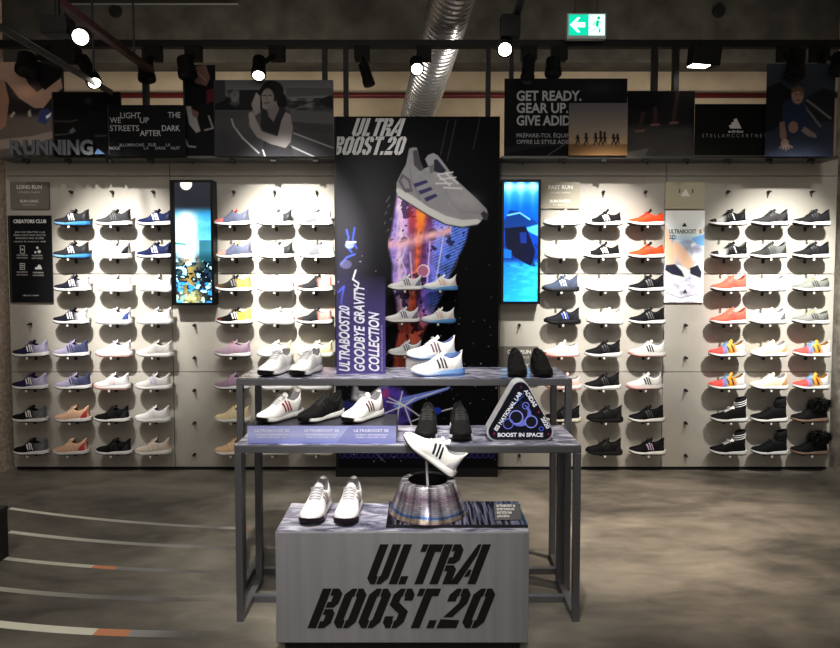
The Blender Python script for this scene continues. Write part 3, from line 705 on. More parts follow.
for s_, x, y, w in (('LIGHT', 120.5, 118.3, 20), ('THE', 168, 117.8, 12.5), ('WE', 110, 123, 11), ('UP', 140, 123, 9), ('STREETS', 110, 131, 29), ('DARK', 162, 131, 18), ('AFTER', 140, 136, 21)):
    words(t, s_, x, y, HY-.06, 5.6, LT, w, .012)
for s_, x, y, w in (('NOUS', 109.5, 149.6, 10.5), ('ILLUMINONS', 120, 146.5, 24), ('LA', 144, 149.6, 4.6), ('RUE', 148.5, 146.3, 7.5), ('DANS', 155.5, 149.6, 10), ('LA', 166, 146.3, 4.5), ('NUIT', 171, 149.6, 9)):
    words(t, s_, x, y, HY-.06, 3.0, (150, 152, 156), w, .01)
a = Art(184, 214.5, 65, 156.5, (30, 30, 33)); a.poly([(184, 68), (200, 65), (214.5, 80), (214.5, 100), (200, 104), (190, 112), (184, 100)], (24, 24, 27))
a.poly([(192, 78), (196, 66), (206, 65), (210, 78), (205, 88), (196, 84)], (150, 116, 106)); a.line([(197, 72), (205, 80)], 1.5, (190, 160, 150)); a.poly([(184, 82), (200, 84), (212, 88), (205, 100), (194, 110), (184, 106)], (18, 18, 22)); a.poly([(206, 90), (214.5, 88), (214.5, 100), (206, 104)], (120, 50, 50))
a.poly([(185, 106), (190, 106), (196, 118), (199.5, 131), (195, 133), (188, 124)], (196, 190, 188)); a.poly([(190, 108), (198, 112), (197, 118), (192, 116)], (150, 116, 108)); a.line([(208, 116), (212, 128), (204, 130)], 2, (180, 180, 182)); a.line([(184.5, 140), (186.5, 146), (194, 147)], 2, (170, 170, 172))
a.gain(.8)
board('header_picture', (184, 214.5, 65, 156.5), HY, a, 'narrow header picture of crouching legs and a white running shoe', 'picture', group='header pictures above the shoe wall', zbot=RAILZ)
a = Art(214.5, 333, 80, 156.5, (100, 100, 103), 2.0)
a.vgrad([(80, (104, 104, 108)), (98, (128, 128, 130)), (108, (140, 140, 142)), (111, (84, 84, 86)), (125, (92, 92, 95)), (157, (70, 70, 73))])
a.mix((a.Y > 90)*(a.Y < 110)*(a.X < 262)*np.clip(a.noise(10, 8, 3, 5)*3-.8+.02*(a.Y-92), 0, 1), (34, 34, 37)); a.poly([(214.5, 80), (225, 80), (225, 100), (214.5, 104)], (66, 66, 70)); a.poly([(239, 90), (257, 90), (257, 108), (239, 108)], (44, 44, 47))
a.mix((a.Y > 98)*(a.Y < 110)*(a.X > 280)*np.clip(a.noise(8, 4, 3, 9)*3-.9, 0, 1), (60, 60, 63)); a.poly([(318, 100), (333, 94), (333, 109), (322, 105)], (46, 46, 50)); a.poly([(286, 88), (333, 88), (333, 95), (286, 97)], (88, 88, 92), .7)
a.poly([(290, 110), (333, 112), (333, 126), (290, 121)], (118, 118, 120), .6); a.poly([(290, 122), (333, 124), (333, 134), (300, 131)], (76, 76, 79), .7)
a.line([(231, 119), (233, 126), (242, 138), (258, 153)], 1.7, (196, 196, 198)); a.line([(293, 133), (333, 148)], 1.5, (170, 170, 172)); a.line([(290, 146), (314, 157)], 1.5, (180, 180, 182))
a.mix(np.exp(-((a.X-222)/16)**2-((a.Y-140)/20)**2)*.5, (52, 52, 55))
a.ell(281.5, 101, 5, 8, (36, 34, 36)); a.poly([(262, 108), (268, 111), (275, 110), (283, 106), (288, 116), (288, 156.5), (262, 156.5), (264, 140), (260, 128), (261, 112)], (54, 54, 58)); a.poly([(263, 142), (291, 146), (293, 156.5), (261, 156.5)], (62, 62, 66))
a.poly([(266, 104), (275, 104), (279, 109), (273, 122), (268, 116)], (128, 122, 122)); a.ell(272, 91, 11.5, 10.5, (40, 38, 40)); a.ell(267.5, 97.5, 6.3, 9.2, (138, 130, 130)); a.line([(261, 90), (266, 86), (274, 88), (277, 96)], 3, (38, 36, 38))
a.line([(263, 95.5), (266, 95)], 1, (60, 56, 56)); a.line([(268.5, 95), (271.5, 95.6)], 1, (60, 56, 56)); a.line([(264.5, 103), (269.5, 102.6)], 1, (80, 66, 68)); a.line([(266.6, 96), (266, 100)], .7, (110, 102, 102))
a.poly([(256, 92), (260, 96), (260, 112), (254, 116), (251, 104)], (150, 144, 144)); a.poly([(248, 113), (252, 111), (256, 120), (261, 131), (277, 136), (281, 120), (285, 112), (290, 114), (292.5, 128), (290, 142), (285, 148), (270, 144), (256, 137), (249, 126)], (158, 152, 152)); a.line([(257, 122), (262, 131), (276, 136)], .8, (110, 106, 106))
a.line([(262, 150), (264, 156)], 1.6, (220, 220, 220)); a.gain(.95)
board('header_picture', (214.5, 333, 80, 156.5), HY-.03, a, 'grey header picture of a person stretching one arm on a track', 'picture', group='header pictures above the shoe wall', zbot=RAILZ)
# -- header pictures, right half
t = board('header_sign', (504.5, 627.5, 78.5, 156.5), HY, None, 'black header sign reading GET READY GEAR UP beside the tall poster', 'sign', zbot=RAILZ)
a = Art(504.5, 627.5, 78.5, 156.5, (24, 24, 26)); a.line([(505, 151), (540, 144), (580, 142)], 6, (44, 44, 48), .7); a.line([(549, 155), (570, 141)], 1.3, (86, 86, 88)); a.glow(600, 88, 18, 6, (44, 44, 48), .8)
a.sheet('printed_face', HY, PRINT, t, t.location)
GT = (168, 170, 174)
words(t, 'GET READY.', 516.5, 100.5, HY, 9.3, GT, 64, .03); words(t, 'GEAR UP.', 516.5, 112.7, HY, 9.3, GT, 51, .03); words(t, 'GIVE ADIDAS', 516.5, 125.2, HY, 9.3, GT, 66, .03)
words(t, 'PRÉPARE-TOI. ÉQUIPE-TOI', 516.5, 137.5, HY, 3.9, (150, 152, 156), 66, .02); words(t, 'OFFRE LE STYLE ADIDAS', 516.5, 143.8, HY, 3.9, (150, 152, 156), 60, .025)
a = Art(569, 628, 103, 155.5, (120, 120, 124)); a.vgrad([(103, (98, 98, 104)), (132, (150, 136, 122)), (143, (172, 146, 116)), (145, (120, 94, 66)), (156, (146, 112, 76))])
for x, h in ((578, 8), (586.5, 10), (596, 10), (601, 12), (605, 11), (614, 9), (618, 9)):
    a.ell(x, 144-h, 1.1, 1.3, (30, 24, 24)); a.line([(x, 145-h), (x+.4, 139.5)], 1.9, (30, 26, 26)); a.line([(x+.4, 139), (x-1.6, 144.5)], 1.1, (34, 28, 28)); a.line([(x+.4, 139), (x+1.6, 143)], 1.1, (34, 28, 28)); a.line([(x-1.7, 138), (x, 136.5), (x+1.8, 138.4)], .9, (34, 28, 28))
board('header_picture', (569, 628, 103, 155.5), HY-.03, a, 'header picture of distant joggers at sunset over the black sign', 'picture', group='header pictures above the shoe wall', zbot=RAILZ)
a = Art(627.5, 695, 91, 156.5, (24, 24, 26)); a.vgrad([(91, (20, 20, 22)), (122, (26, 26, 28)), (130, (66, 64, 62)), (157, (84, 80, 76))]); a.mix(a.noise(12, 5, 4, 2)*.4*(a.Y > 124), (44, 42, 40))
for x in ((646, 93, 643, 116, 640, 130), (654, 100, 656, 114, 655, 124), (678, 92, 675, 112, 674, 122)): a.line([(x[0], x[1]), (x[2], x[3]), (x[4], x[5])], 4, (60, 44, 42)); a.line([(x[4]-3, x[5]+1), (x[4]+4, x[5]+.5)], 2.4, (120, 84, 76))
a.poly([(627.5, 91), (664, 91), (660, 104), (644, 112), (627.5, 108)], (14, 14, 16)); a.poly([(628, 152), (650, 148), (646, 156), (628, 156)], (120, 116, 110), .6)
board('header_picture', (627.5, 695, 91, 156.5), HY, a, 'dark header picture of running legs on a night street', 'picture', group='header pictures above the shoe wall', zbot=RAILZ)
a = Art(695, 768, 104, 155.5, (12, 13, 12)); a.glow(700, 156, 30, 14, (30, 34, 26), .8)
t = board('header_sign', (695, 768, 104, 155.5), HY-.03, a, 'black header sign with white three-bar logo and spaced capitals', 'sign', zbot=RAILZ)
sports_logo(t, 735.5, 128.6, 14, HY-.03, (190, 190, 190)); words(t, 'adidas', 728, 132.6, HY-.03, 2.4, (180, 180, 180), 15, .03)
words(t, 'STELLAMCCARTNEY', 702, 137.4, HY-.03, 3.5, (150, 150, 150), 63.5, -.006, spacing=1.7)
a = Art(767, 836, 64, 156.5, (50, 56, 66)); a.vgrad([(64, (60, 66, 78)), (96, (48, 52, 60)), (108, (32, 34, 40)), (130, (40, 46, 58)), (157, (58, 66, 84))])
a.poly([(767, 88), (780, 82), (795, 92), (798, 110), (776, 130), (767, 132)], (22, 23, 28)); a.poly([(806, 98), (824, 88), (836, 92), (836, 122), (812, 120)], (28, 30, 34)); a.mix(a.noise(9, 5, 4, 4)*.5*(a.Y > 132), (30, 34, 46))
a.line([(808, 100), (832, 118)], 2.5, (104, 102, 100)); a.line([(806, 106), (822, 126)], 2.5, (92, 90, 90))
a.poly([(784, 103), (794, 97), (806, 104), (812, 122), (808, 134), (790, 134), (783, 124)], (34, 44, 66)); a.ell(798.5, 95.5, 6, 8.6, (140, 116, 104)); a.poly([(791.5, 95), (793, 88), (799, 85), (805, 89), (805, 95), (800, 91), (795, 92)], (96, 76, 58)); a.line([(796, 94.5), (798, 94.3)], .8, (50, 36, 34)); a.line([(800.5, 94.3), (802.5, 94.6)], .8, (50, 36, 34)); a.line([(797.4, 100), (801, 100)], .9, (90, 56, 52))
a.poly([(781, 122), (786, 121), (789, 136), (786, 142), (782, 138)], (120, 96, 84)); a.ell(787, 143, 4, 4.5, (136, 118, 108))
for dx in (-4, -1.5, 1.2, 3.8, 6.5): a.line([(787, 143), (787+dx*1.15, 150-abs(dx-1)*.5)], 1.7, (140, 122, 112))
a.ell(795, 127, 5, 6, (126, 98, 88)); a.poly([(806, 126), (818, 134), (819, 138), (810, 136), (803, 131)], (112, 100, 94)); a.gain(1.0)
board('header_picture', (767, 836, 64, 156.5), HY-.06, a, 'tall blue-grey header picture of a person crouching on one hand', 'picture', group='header pictures above the shoe wall', zbot=RAILZ)
# ------------------------------------------------------------------ tall campaign panel in the middle
PY = 4.72
a = Art(336, 500, 116.5, 468, (13, 13, 15), 1.7)
a.glow(364, 215, 46, 90, (76, 76, 80), .85); a.glow(340, 300, 30, 50, (58, 54, 84), .6)
a.mix(np.clip(a.noise(60, 60, 4, 1)*2-1, 0, 1)*.35*(a.Y > 300), (40, 40, 76)); rs = np.random.RandomState(3)
for i in range(260):
    x, y = rs.uniform(337, 499), rs.uniform(230, 466)
    if rs.rand() < (y-200)/270: a.ell(x, y, .4+.5*rs.rand()**3, .4+.5*rs.rand()**3, (120, 130, 190) if rs.rand() < .6 else (200, 200, 210), .8, 1.0)
for x, y, l in ((448, 120, 34), (456, 120, 40), (480, 118, 30)): a.line([(x, y), (x-.22*l, y+l)], 1.0, (96, 96, 100), .55)
leg = [(398, 186), (470, 222), (466, 240), (452, 268), (444, 290), (436, 305), (424, 330), (414, 352), (410, 375), (392, 375), (394, 350), (398, 330), (396, 300), (392, 282), (392, 262), (388, 244), (392, 226), (395, 205)]
m = a.mask(leg, 3); ys = (a.Y-186)/190; st = a.noise(4, 60, 3, 21); no = a.noise(9, 9, 4, 22)
xr = (a.X-392)/(74-48*np.clip(ys, 0, 1)+1e-3)
ramp = [(150, 130, 200), (196, 170, 206), (110, 92, 150), (226, 110, 60), (96, 56, 96), (110, 100, 180), (80, 104, 190), (60, 86, 160)]
xi = np.clip((xr+.25*(st-.5))*7, 0, 6.999); i0 = xi.astype(int); fr = (xi-i0)[..., None]; R = np.array(ramp, float)
colr = R[i0]*(1-fr)+R[np.minimum(i0+1, 7)]*fr; colr *= (.6+1.15*no)[..., None]
low = np.clip((a.Y-300)/30, 0, 1)[..., None]; colr = colr*(1-low) + (np.array((216, 110, 90.))*(.5+.9*st)[..., None])*low
mm = np.clip(m, 0, 1)[..., None]; a.c = a.c*(1-mm)+colr*mm
a.mix(m*np.clip(np.sin((a.Y+a.X*.45)*2.1)*2-.6, 0, 1)*(a.X > 432)*.6, (150, 176, 236)); a.mix(m*(no > .62)*.7, (28, 20, 44))
a.glow(421, 214, 4.5, 14, (250, 150, 60), .9); a.glow(412, 218, 4, 16, (206, 60, 40), .7)
a.mix(np.exp(-((a.Y-(242-.28*np.maximum(a.X-400, 0)))/5)**2)*(a.X > 388)*(a.X < 452)*.85*(.4+.8*no), (240, 190, 190))
for p in ([(400, 206), (396, 236)], [(405, 246), (398, 268), (402, 284)], [(410, 250), (413, 292)], [(430, 240), (427, 285)], [(444, 232), (436, 280)], [(398, 250), (406, 270), (398, 284)]): a.line(p, 1.5, (214, 200, 232), .75)
a.ell(423.5, 268.5, 6.5, 6.5, (236, 220, 226), .9); a.ell(423, 268.8, 5.4, 5.6, (170, 110, 140))
th = np.linspace(0, 2*PI, 40); a.line([(426+32*math.cos(q), 262+22*math.sin(q)*1.0-6*math.cos(q)) for q in th], .8, (150, 140, 170), .55)
for x, y in ((386, 200), (388, 205), (385, 212), (390, 218), (384, 222), (388, 197), (387, 229)): a.line([(x, y), (x+1.4, y-2)], 1, (110, 110, 118))
# the pictured shoe
SHG = (134, 134, 137)
a.poly([(409, 148), (413, 146.5), (417, 147), (420, 160), (423.5, 167.5), (428.5, 165.5), (425, 158), (428, 154), (433.5, 152), (438, 154.5), (444, 162), (450, 170), (456, 178), (466, 187), (478, 198), (487, 207), (489, 213), (487, 218), (483.5, 217), (478, 222), (462, 224.5), (446, 221.5), (429, 213), (411, 202), (400, 196), (396, 189), (396.5, 181), (401, 172), (406, 163)], SHG)
a.mix(a.mask([(409, 148), (417, 147), (420, 160), (424, 168), (440, 175), (487, 207), (478, 222), (430, 206), (399, 184), (406, 163)], 2)*a.noise(5, 5, 3, 40)*.35, (96, 96, 100))
a.poly([(397, 186), (401, 188), (412, 194), (428, 205), (446, 214), (462, 218), (478, 217), (482, 219), (478, 222.5), (462, 225), (446, 222), (429, 213.5), (411, 202.5), (399, 196), (396, 190)], (176, 177, 176)); a.line([(398, 195), (411, 203), (429, 214), (446, 222.6), (462, 225.4), (478, 223)], 1.2, (60, 60, 62))
a.poly([(398, 180), (402, 172), (410, 178), (413, 190), (405, 191)], (96, 92, 102)); a.poly([(401, 179), (404, 176), (408, 180), (410, 187), (405, 187)], (126, 126, 130)); a.poly([(484, 209), (489, 212), (488, 218), (484, 217), (481, 212)], (58, 58, 60))
a.poly([(413, 150), (417, 149), (420, 160), (424, 168), (420, 170), (414, 164)], (74, 74, 78)); a.poly([(434, 159), (437, 158), (446, 169), (444, 173), (434, 170)], (48, 47, 58)); a.poly([(429, 165), (434, 163), (434, 171), (430, 172)], (100, 100, 104))
for p in ([(438, 173), (453, 171)], [(440, 178), (456, 176)], [(436, 182), (452, 182)], [(444, 186), (462, 187)], [(438, 174), (450, 184)], [(446, 172), (458, 182)]): a.line(p, 1.5, (176, 176, 178))
for q in ([(413, 182.5), (426, 178.5), (428.5, 181), (415, 186)], [(418, 189.5), (430.5, 185.5), (433, 188), (420.5, 193)], [(424, 196.5), (435.5, 192), (438, 194.5), (426.5, 200)]): a.poly(q, (62, 56, 92))
a.line([(410, 168), (412, 180), (420, 198)], .8, (104, 104, 108)); a.line([(446, 190), (452, 202), (462, 210), (478, 211)], .9, (112, 112, 116)); a.glow(466, 198, 14, 7, (150, 150, 152), .5)
# small blue-white sketches at the left edge
for p in ([(346, 228), (348, 236), (345, 243), (351, 250)], [(354, 226), (352, 238), (356, 246)], [(340, 262), (346, 255), (354, 252)], [(337, 290), (343, 284), (340, 300), (346, 312)]): a.line(p, 2, (80, 100, 210), .8)
a.ell(349, 243, 4.5, 3.5, (150, 160, 220), .8); a.ell(345, 262, 6, 4.5, (96, 96, 130), .7); a.line([(346, 240), (355, 240)], 1.6, (230, 230, 236)); a.line([(355, 268), (352, 277), (358, 281), (356, 288)], 1.5, (216, 216, 222))
# lower art, seen between the table tops
a.mix(a.mask([(352, 384), (388, 384), (384, 398), (366, 404), (350, 398)], 4)*(.3+a.noise(8, 8, 3, 50)), (206, 206, 216)); a.poly([(356, 384), (380, 384), (370, 391), (358, 389)], (30, 30, 34)); a.poly([(336, 398), (360, 402), (386, 396), (382, 408), (352, 420), (336, 416)], (70, 76, 150), .7)
a.mix(a.mask([(380, 386), (400, 384), (412, 398), (410, 420), (394, 430), (380, 420)], 5)*(.4+a.noise(7, 7, 3, 51)), (96, 76, 176)); a.poly([(392, 405), (400, 396), (451, 385), (449, 388), (420, 398), (398, 408)], (120, 140, 226)); a.poly([(398, 402), (451, 385), (430, 393)], (226, 230, 250))
for p in ([(388, 396), (404, 404), (424, 418)], [(402, 390), (398, 408), (396, 428)], [(384, 412), (404, 404), (416, 396)], [(404, 404), (412, 426)], [(438, 411), (456, 406)], [(412, 420), (436, 411)], [(404, 404), (386, 400)]): a.line(p, 1.4, (226, 226, 244), .9)
a.ell(437.5, 409.5, 4.5, 3.6, (40, 66, 170)); a.ell(385, 392, 4, 5, (196, 70, 130), .6)
for k in range(27):
    x = 340+k*5.9; a.line([(x+2.6*math.cos(q), 455+2.6*math.sin(q)) for q in np.linspace(.4, 5.2, 9)], .9, (74, 62, 150), .85); a.line([(x+1, 455), (x+4.4, 453)], .8, (74, 62, 150), .8)
a.line([(372, 450), (384, 462)], .8, (110, 110, 130)); a.gain(1.15)
t = board('campaign_panel', (336, 500, 116.5, 468), PY, a, 'tall black campaign panel with a giant grey shoe, centre of the wall', 'panel', th=.17, edge=(16, 16, 17), zbot=0.0)
CP = t
for wd, px, py, h, wpx in (('ULTRA', 351, 136.3, 17.5, 54), ('BOOST.20', 331.5, 155, 18, 75.5)):
    k = PY/F; mb = stencil(wd, h*k, .36, .001); s_ = wpx*k/mb.width; p = T(px, py, PY)
    mb.v = [(x*s_, y, z) for x, y, z in mb.v]; mb.v = [(max(x, TX(336.3, 150, PY)-p.x), y, z) for x, y, z in mb.v]
    shift(mb, (p.x-t.location.x, -.003, p.z-t.location.z)); mb.build('stencil_lettering', M((205, 206, 209), .6), host(t))
for (px, py, it, lab) in ((405, 290.3, H1, 'upper left'), (440, 290.3, I1, 'upper right'), (402, 322.6, H1, 'middle left'), (438, 323, I1, 'middle right'), (405, 355.6, H1, 'lowest')):
    lbl, up, k = it; y = PY-.085; p = T(px, py, y)
    make_shoe((p.x, y, p.z), '%s, %s on the campaign panel' % (lbl, lab), up, group='shoes on the campaign panel', rot=(0, 0, random.uniform(-.05, .05)), scale=.84, **k)
    o = bpy.data.objects.new('shoe_arm', ARM); COL.objects.link(o); o.parent = CP; o.location = (p.x-CP.location.x, 0, p.z-CP.location.z)
# ------------------------------------------------------------------ small signs and posters on the wall
SY = 4.885
SIGNC = (122, 118, 112)
def gsign(rect, label, lines, col=SIGNC, lc=(206, 204, 200)):
    x0, x1, y0, y1 = rect
    t = board('bay_sign', rect, SY, Art(x0, x1, y0, y1, col), label, 'sign', th=.013, edge=tuple(int(v*.8) for v in col))
    for s_, y, h, w, b in lines: words(t, s_, (x0+x1)/2, y, SY, h, lc, w, b, align='CENTER')
    return t
gsign((10.5, 48.5, 182, 209), 'grey bay sign reading LONG RUN above the black club poster', [('LONG RUN', 188.8, 3.6, 25, .04), ('COURSE LONGUE', 193.2, 1.8, 22, 0), ('RUN LONG', 202.4, 2.6, 18, .04), ('COURIR LONGUE', 205.6, 1.5, 14, 0)])
gsign((541, 580, 182, 208.5), 'grey bay sign reading FAST RUN right of the blue screen', [('FAST RUN', 189, 3.6, 24, .04), ('COURSE RAPIDE', 193.6, 1.9, 20, 0), ('RUN FASTER', 202.4, 2.6, 21, .04), ('COURIR VITE', 205.6, 1.5, 15, 0)], (176, 170, 156), (240, 238, 232))
gsign((499.5, 538.5, 346.5, 385), 'grey bay sign reading CITY RUN behind the black shoes', [('CITY RUN', 353.5, 3.6, 24, .04), ('COURSE VILLE', 358.2, 1.9, 20, 0), ('RUN CITY', 366.4, 2.6, 20, .04)], (120, 116, 110), (220, 218, 212))
t = gsign((665.5, 705, 182, 209), 'blank beige bay sign with pale three-bar logo, right side', [], (190, 184, 162))
sports_logo(t, 685.5, 196.5, 10, SY, (232, 230, 222)); 
for dx in (-6.5, 6.5): words(t, 'I', 685.3+dx, 193, SY, 4, (104, 98, 84), 1.3, 0)
# black club poster
a = Art(10, 50.5, 215.5, 302.5, (27, 27, 30)); t = board('club_poster', (10, 50.5, 215.5, 302.5), SY, a, 'narrow black club poster with white icons, far left', 'poster', th=.013)
PW = (214, 214, 214)
words(t, 'CREATORS CLUB', 30, 223, SY, 3.4, PW, 33, .05, align='CENTER')
for y, w, s_ in ((233, 30, 'JOIN THE CREATORS CLUB'), (236, 32, 'EARN POINTS AND UNLOCK'), (239, 28, 'REWARDS AND ACCESS'), (242.2, 32, 'rejoins le creators club')): words(t, s_, 30, y, SY, 1.7, (180, 180, 180), w, .02, align='CENTER')
for cx, cy, kind in ((22.5, 249.5, 0), (37.5, 250, 1), (22.5, 266.5, 2), (38.5, 267, 3)):
    mb = MB(); k = SY/F
    def R_(x0, x1, z0, z1): mb.box(x0*k, x1*k, -.002, -.0005, z0*k, z1*k)
    if kind == 0:
        R_(-2.4, -1.8, -4, 4); R_(1.8, 2.4, -4, 4); R_(-2.4, 2.4, 3.4, 4); R_(-2.4, 2.4, -4, -3.4); R_(-.8, .8, -.9, .9)
    elif kind == 1:
        for ox, oz, r in ((0, 2.2, 1.4), (1.8, -1.6, 1.7), (-2, -2.2, 1.2)): mb.prism([(k*(ox+r*math.cos(q)), k*(oz+r*math.sin(q))) for q in np.linspace(0, 2*PI, 12)[:-1]], -.002, -.0005)
    elif kind == 2:
        R_(-2.6, 2.6, 2.6, 3.4); R_(-2.6, -2, -3.4, 3); R_(2, 2.6, -3.4, 3); R_(-2.6, 2.6, -3.4, -2.7); R_(-1.3, 1.3, .4, 1.6); R_(-1.3, 1.3, -1.6, -.6)
    else:
        mb.prism([(k*x, k*z) for x, z in ((-3.4, -2.4), (3.4, -2.4), (3.4, -.8), (1.8, 2.2), (.2, 2.4), (-1, .4), (-3.4, -.4))], -.002, -.0005)
    p = T(cx, cy, SY); shift(mb, (p.x-t.location.x, 0, p.z-t.location.z)); mb.build('icon', M(PW, .6), host(t))
    for s_, yy in (('MEMBER', 6.3), ('REWARDS', 9)): words(t, s_, cx, cy+yy, SY, 1.5, (180, 180, 180), 11, .02, align='CENTER')
words(t, 'adidas.com / creators', 31, 296, SY, 1.6, (190, 190, 190), 16, .02, align='CENTER')
# white product poster on the right
a = Art(665.5, 705, 210.5, 302.5, (236, 238, 240)); a.vgrad([(210, (226, 234, 238)), (232, (220, 230, 238)), (242, (170, 200, 226)), (252, (214, 220, 232)), (303, (232, 232, 236))])
a.mix((a.Y > 238)*np.clip(a.noise(9, 7, 4, 8)*2.2-.9, 0, 1), (150, 150, 168)); a.mix((a.Y > 240)*np.clip(a.noise(6, 5, 3, 18)*2.5-1.2, 0, 1), (250, 250, 252)); a.poly([(692, 238), (705, 234), (705, 246), (697, 244)], (120, 172, 220), .9)
a.poly([(667, 226), (672, 240), (676, 252), (676, 267), (668, 266), (665.5, 250), (665.5, 226)], (232, 192, 168)); a.poly([(674, 240), (684, 246), (696, 264), (690, 270), (680, 262), (674, 252)], (236, 198, 174))
a.poly([(667, 265), (676, 264), (683, 271), (686, 277), (672, 274), (666, 270)], (54, 56, 72)); a.poly([(691, 268), (699, 265), (703, 272), (702, 278), (692, 274)], (54, 56, 72)); a.line([(666, 271), (674, 276), (685, 279)], 1.8, (240, 240, 244)); a.line([(690, 274), (702, 279.5)], 1.8, (240, 240, 244)); a.line([(666, 292), (682, 298), (700, 294)], 1, (140, 140, 158)); a.gain(1.12)
t = board('product_poster', (665.5, 705, 210.5, 302.5), SY, a, 'bright white poster with bare legs in dark shoes on rocks', 'poster', th=.013, edge=(60, 60, 62))
sports_logo(t, 684.5, 226.5, 5, SY, (60, 60, 64)); words(t, 'ULTRABOOST', 669, 233.4, SY, 4.0, (96, 100, 108), 27, .02); words(t, '2D', 669, 238.8, SY, 3.8, (96, 100, 108), 6.5, .02); words(t, 'S', 699, 233.4, SY-.0015, 4.0, (224, 160, 60), 3, .03)
sports_logo(t, 685, 293, 5, SY, (80, 84, 90))
# ------------------------------------------------------------------ two upright screens
def screen(rect, art, label):
    x0, x1, y0, y1 = rect; Y = 4.80; A, B = T(x0, y1, Y), T(x1, y0, Y)
    t = thing('wall_screen', ((A.x+B.x)/2, Y, A.z), label, 'screen'); hw = (B.x-A.x)/2; h = B.z-A.z
    MB().box(-hw, hw, .004, WY-Y-.001, 0, h, .003).build('screen_housing', M((14, 14, 15), .4), t)
    mb = MB(); e = .017
    mb.box(-hw, -hw+e, -.004, .004, 0, h); mb.box(hw-e, hw, -.004, .004, 0, h); mb.box(-hw+e, hw-e, -.004, .004, h-e, h); mb.box(-hw+e, hw-e, -.004, .004, 0, e)
    mb.build('screen_bezel', M((12, 12, 13), .35), t); art.sheet('display', Y+.002, SCREEN, t, t.location)
    return t
a = Art(174.5, 210.5, 182, 303, (30, 34, 44), 2); a.vgrad([(182, (44, 46, 54)), (206, (40, 42, 50)), (214, (70, 150, 190)), (222, (150, 220, 240)), (250, (130, 200, 226)), (258, (30, 56, 70)), (303, (24, 48, 74))])
a.mix((a.Y > 206)*(a.Y < 262)*np.exp(-((a.X-186)/9)**2)*np.clip((a.Y-208)/8, 0, 1), (252, 254, 250)); a.mix((a.Y > 210)*(a.Y < 240)*(a.X > 197)*.8*a.noise(10, 8, 3, 2), (30, 150, 210)); a.mix((a.Y > 240)*(a.Y < 262)*(a.X > 198)*.7, (30, 90, 104)); a.line([(174, 243), (184, 244)], 2, (60, 130, 120)); 
n1 = a.noise(6, 5, 4, 60); n2 = a.noise(5, 4, 4, 61); lowm = np.clip((a.Y-255)/8, 0, 1)
a.mix(lowm*(n1 > .5), (12, 20, 34)); a.mix(lowm*(n2 > .6), (170, 220, 236)); a.mix(lowm*(n1 < .4)*(a.Y > 278), (50, 140, 210)); a.mix(lowm*np.exp(-((a.X-188)/10)**2)*(n2 < .42)*.75, (190, 160, 84)); a.glow(189, 298, 12, 6, (206, 190, 110), .8); a.ell(186, 184, 6, 6, (255, 252, 232), .95)
screen((172, 212.5, 180, 305), a, 'upright lit screen showing glowing light over dark water, left bay')
a = Art(503.5, 538.5, 182, 301.5, (10, 60, 170), 2); a.vgrad([(182, (20, 110, 200)), (186, (150, 230, 250)), (192, (60, 170, 236)), (206, (10, 110, 214)), (230, (6, 70, 190)), (258, (8, 50, 130)), (264, (30, 130, 210)), (302, (40, 160, 226))])
for x in (509, 521, 533): a.glow(x, 186, 4, 6, (210, 250, 255), .9); a.mix(np.exp(-((a.X-x)/2.5)**2)*(a.Y < 215)*.35*np.clip((215-a.Y)/25, 0, 1), (160, 230, 255))
a.poly([(503.5, 222), (510, 210), (520, 211), (530, 217), (538.5, 223), (530, 226), (516, 228), (503.5, 230)], (14, 60, 130)); a.line([(508, 215), (520, 212.5), (530, 219)], 1.8, (110, 190, 240)); a.poly([(524, 228), (538.5, 224), (538.5, 236), (530, 232)], (96, 190, 230), .8)
a.poly([(505, 228), (526, 226), (532, 240), (536, 252), (532, 266), (524, 262), (514, 256), (506, 246)], (8, 16, 46)); a.mix(np.clip(a.noise(5, 5, 3, 70)*3-1.5, 0, 1)*(a.Y > 240)*(a.Y < 266)*(a.X > 508)*.8, (6, 10, 36)); a.poly([(520, 232), (527, 232), (527, 243), (521, 243)], (20, 50, 130)); a.poly([(503.5, 248), (512, 250), (512, 258), (503.5, 258)], (20, 110, 190)); a.mix((a.Y > 262)*np.clip(a.noise(12, 4, 3, 71)*2-.9, 0, 1)*.7, (90, 206, 246))
screen((501, 541, 179.5, 304), a, 'upright lit screen showing bright blue underwater scene, right of panel')
# ------------------------------------------------------------------ light bar over the wall, ceiling tracks, duct
BY = 4.84; bzt, bzb = TZ(41, BY), TZ(48, BY)
t = thing('light_bar', (0, BY, bzb), 'long black steel bar on uprights above the header pictures', 'light bar')
MB().box(LX+.004-0, RX-.004, -.03, .03, 0, bzt-bzb, .003).build('cross_bar', M((16, 16, 17), .5, .3), t)
for px, w in ((146, 4.5), (325, 4.5), (346, 4.5), (488, 4.5), (511, 4), (654, 5), (675, 5), (821, 5)):
    x = TX(px, 90, BY); k = w/2*BY/F
    MB().box(x-k, x+k, -.025, .025, (TZ(116, BY) if 340 < px < 495 else RAILZ+.001)-bzb, .001).build('upright', M((28, 28, 29), .5, .3), t)
def dirv(az, el):                       # azimuth from +x towards the viewer (-y), elevation
    a, e = math.radians(az), math.radians(el); return Vector((math.cos(e)*math.cos(a), -math.cos(e)*math.sin(a), math.sin(e)))
LAMPM = M((13, 13, 14), .6, 0, spec=.25)
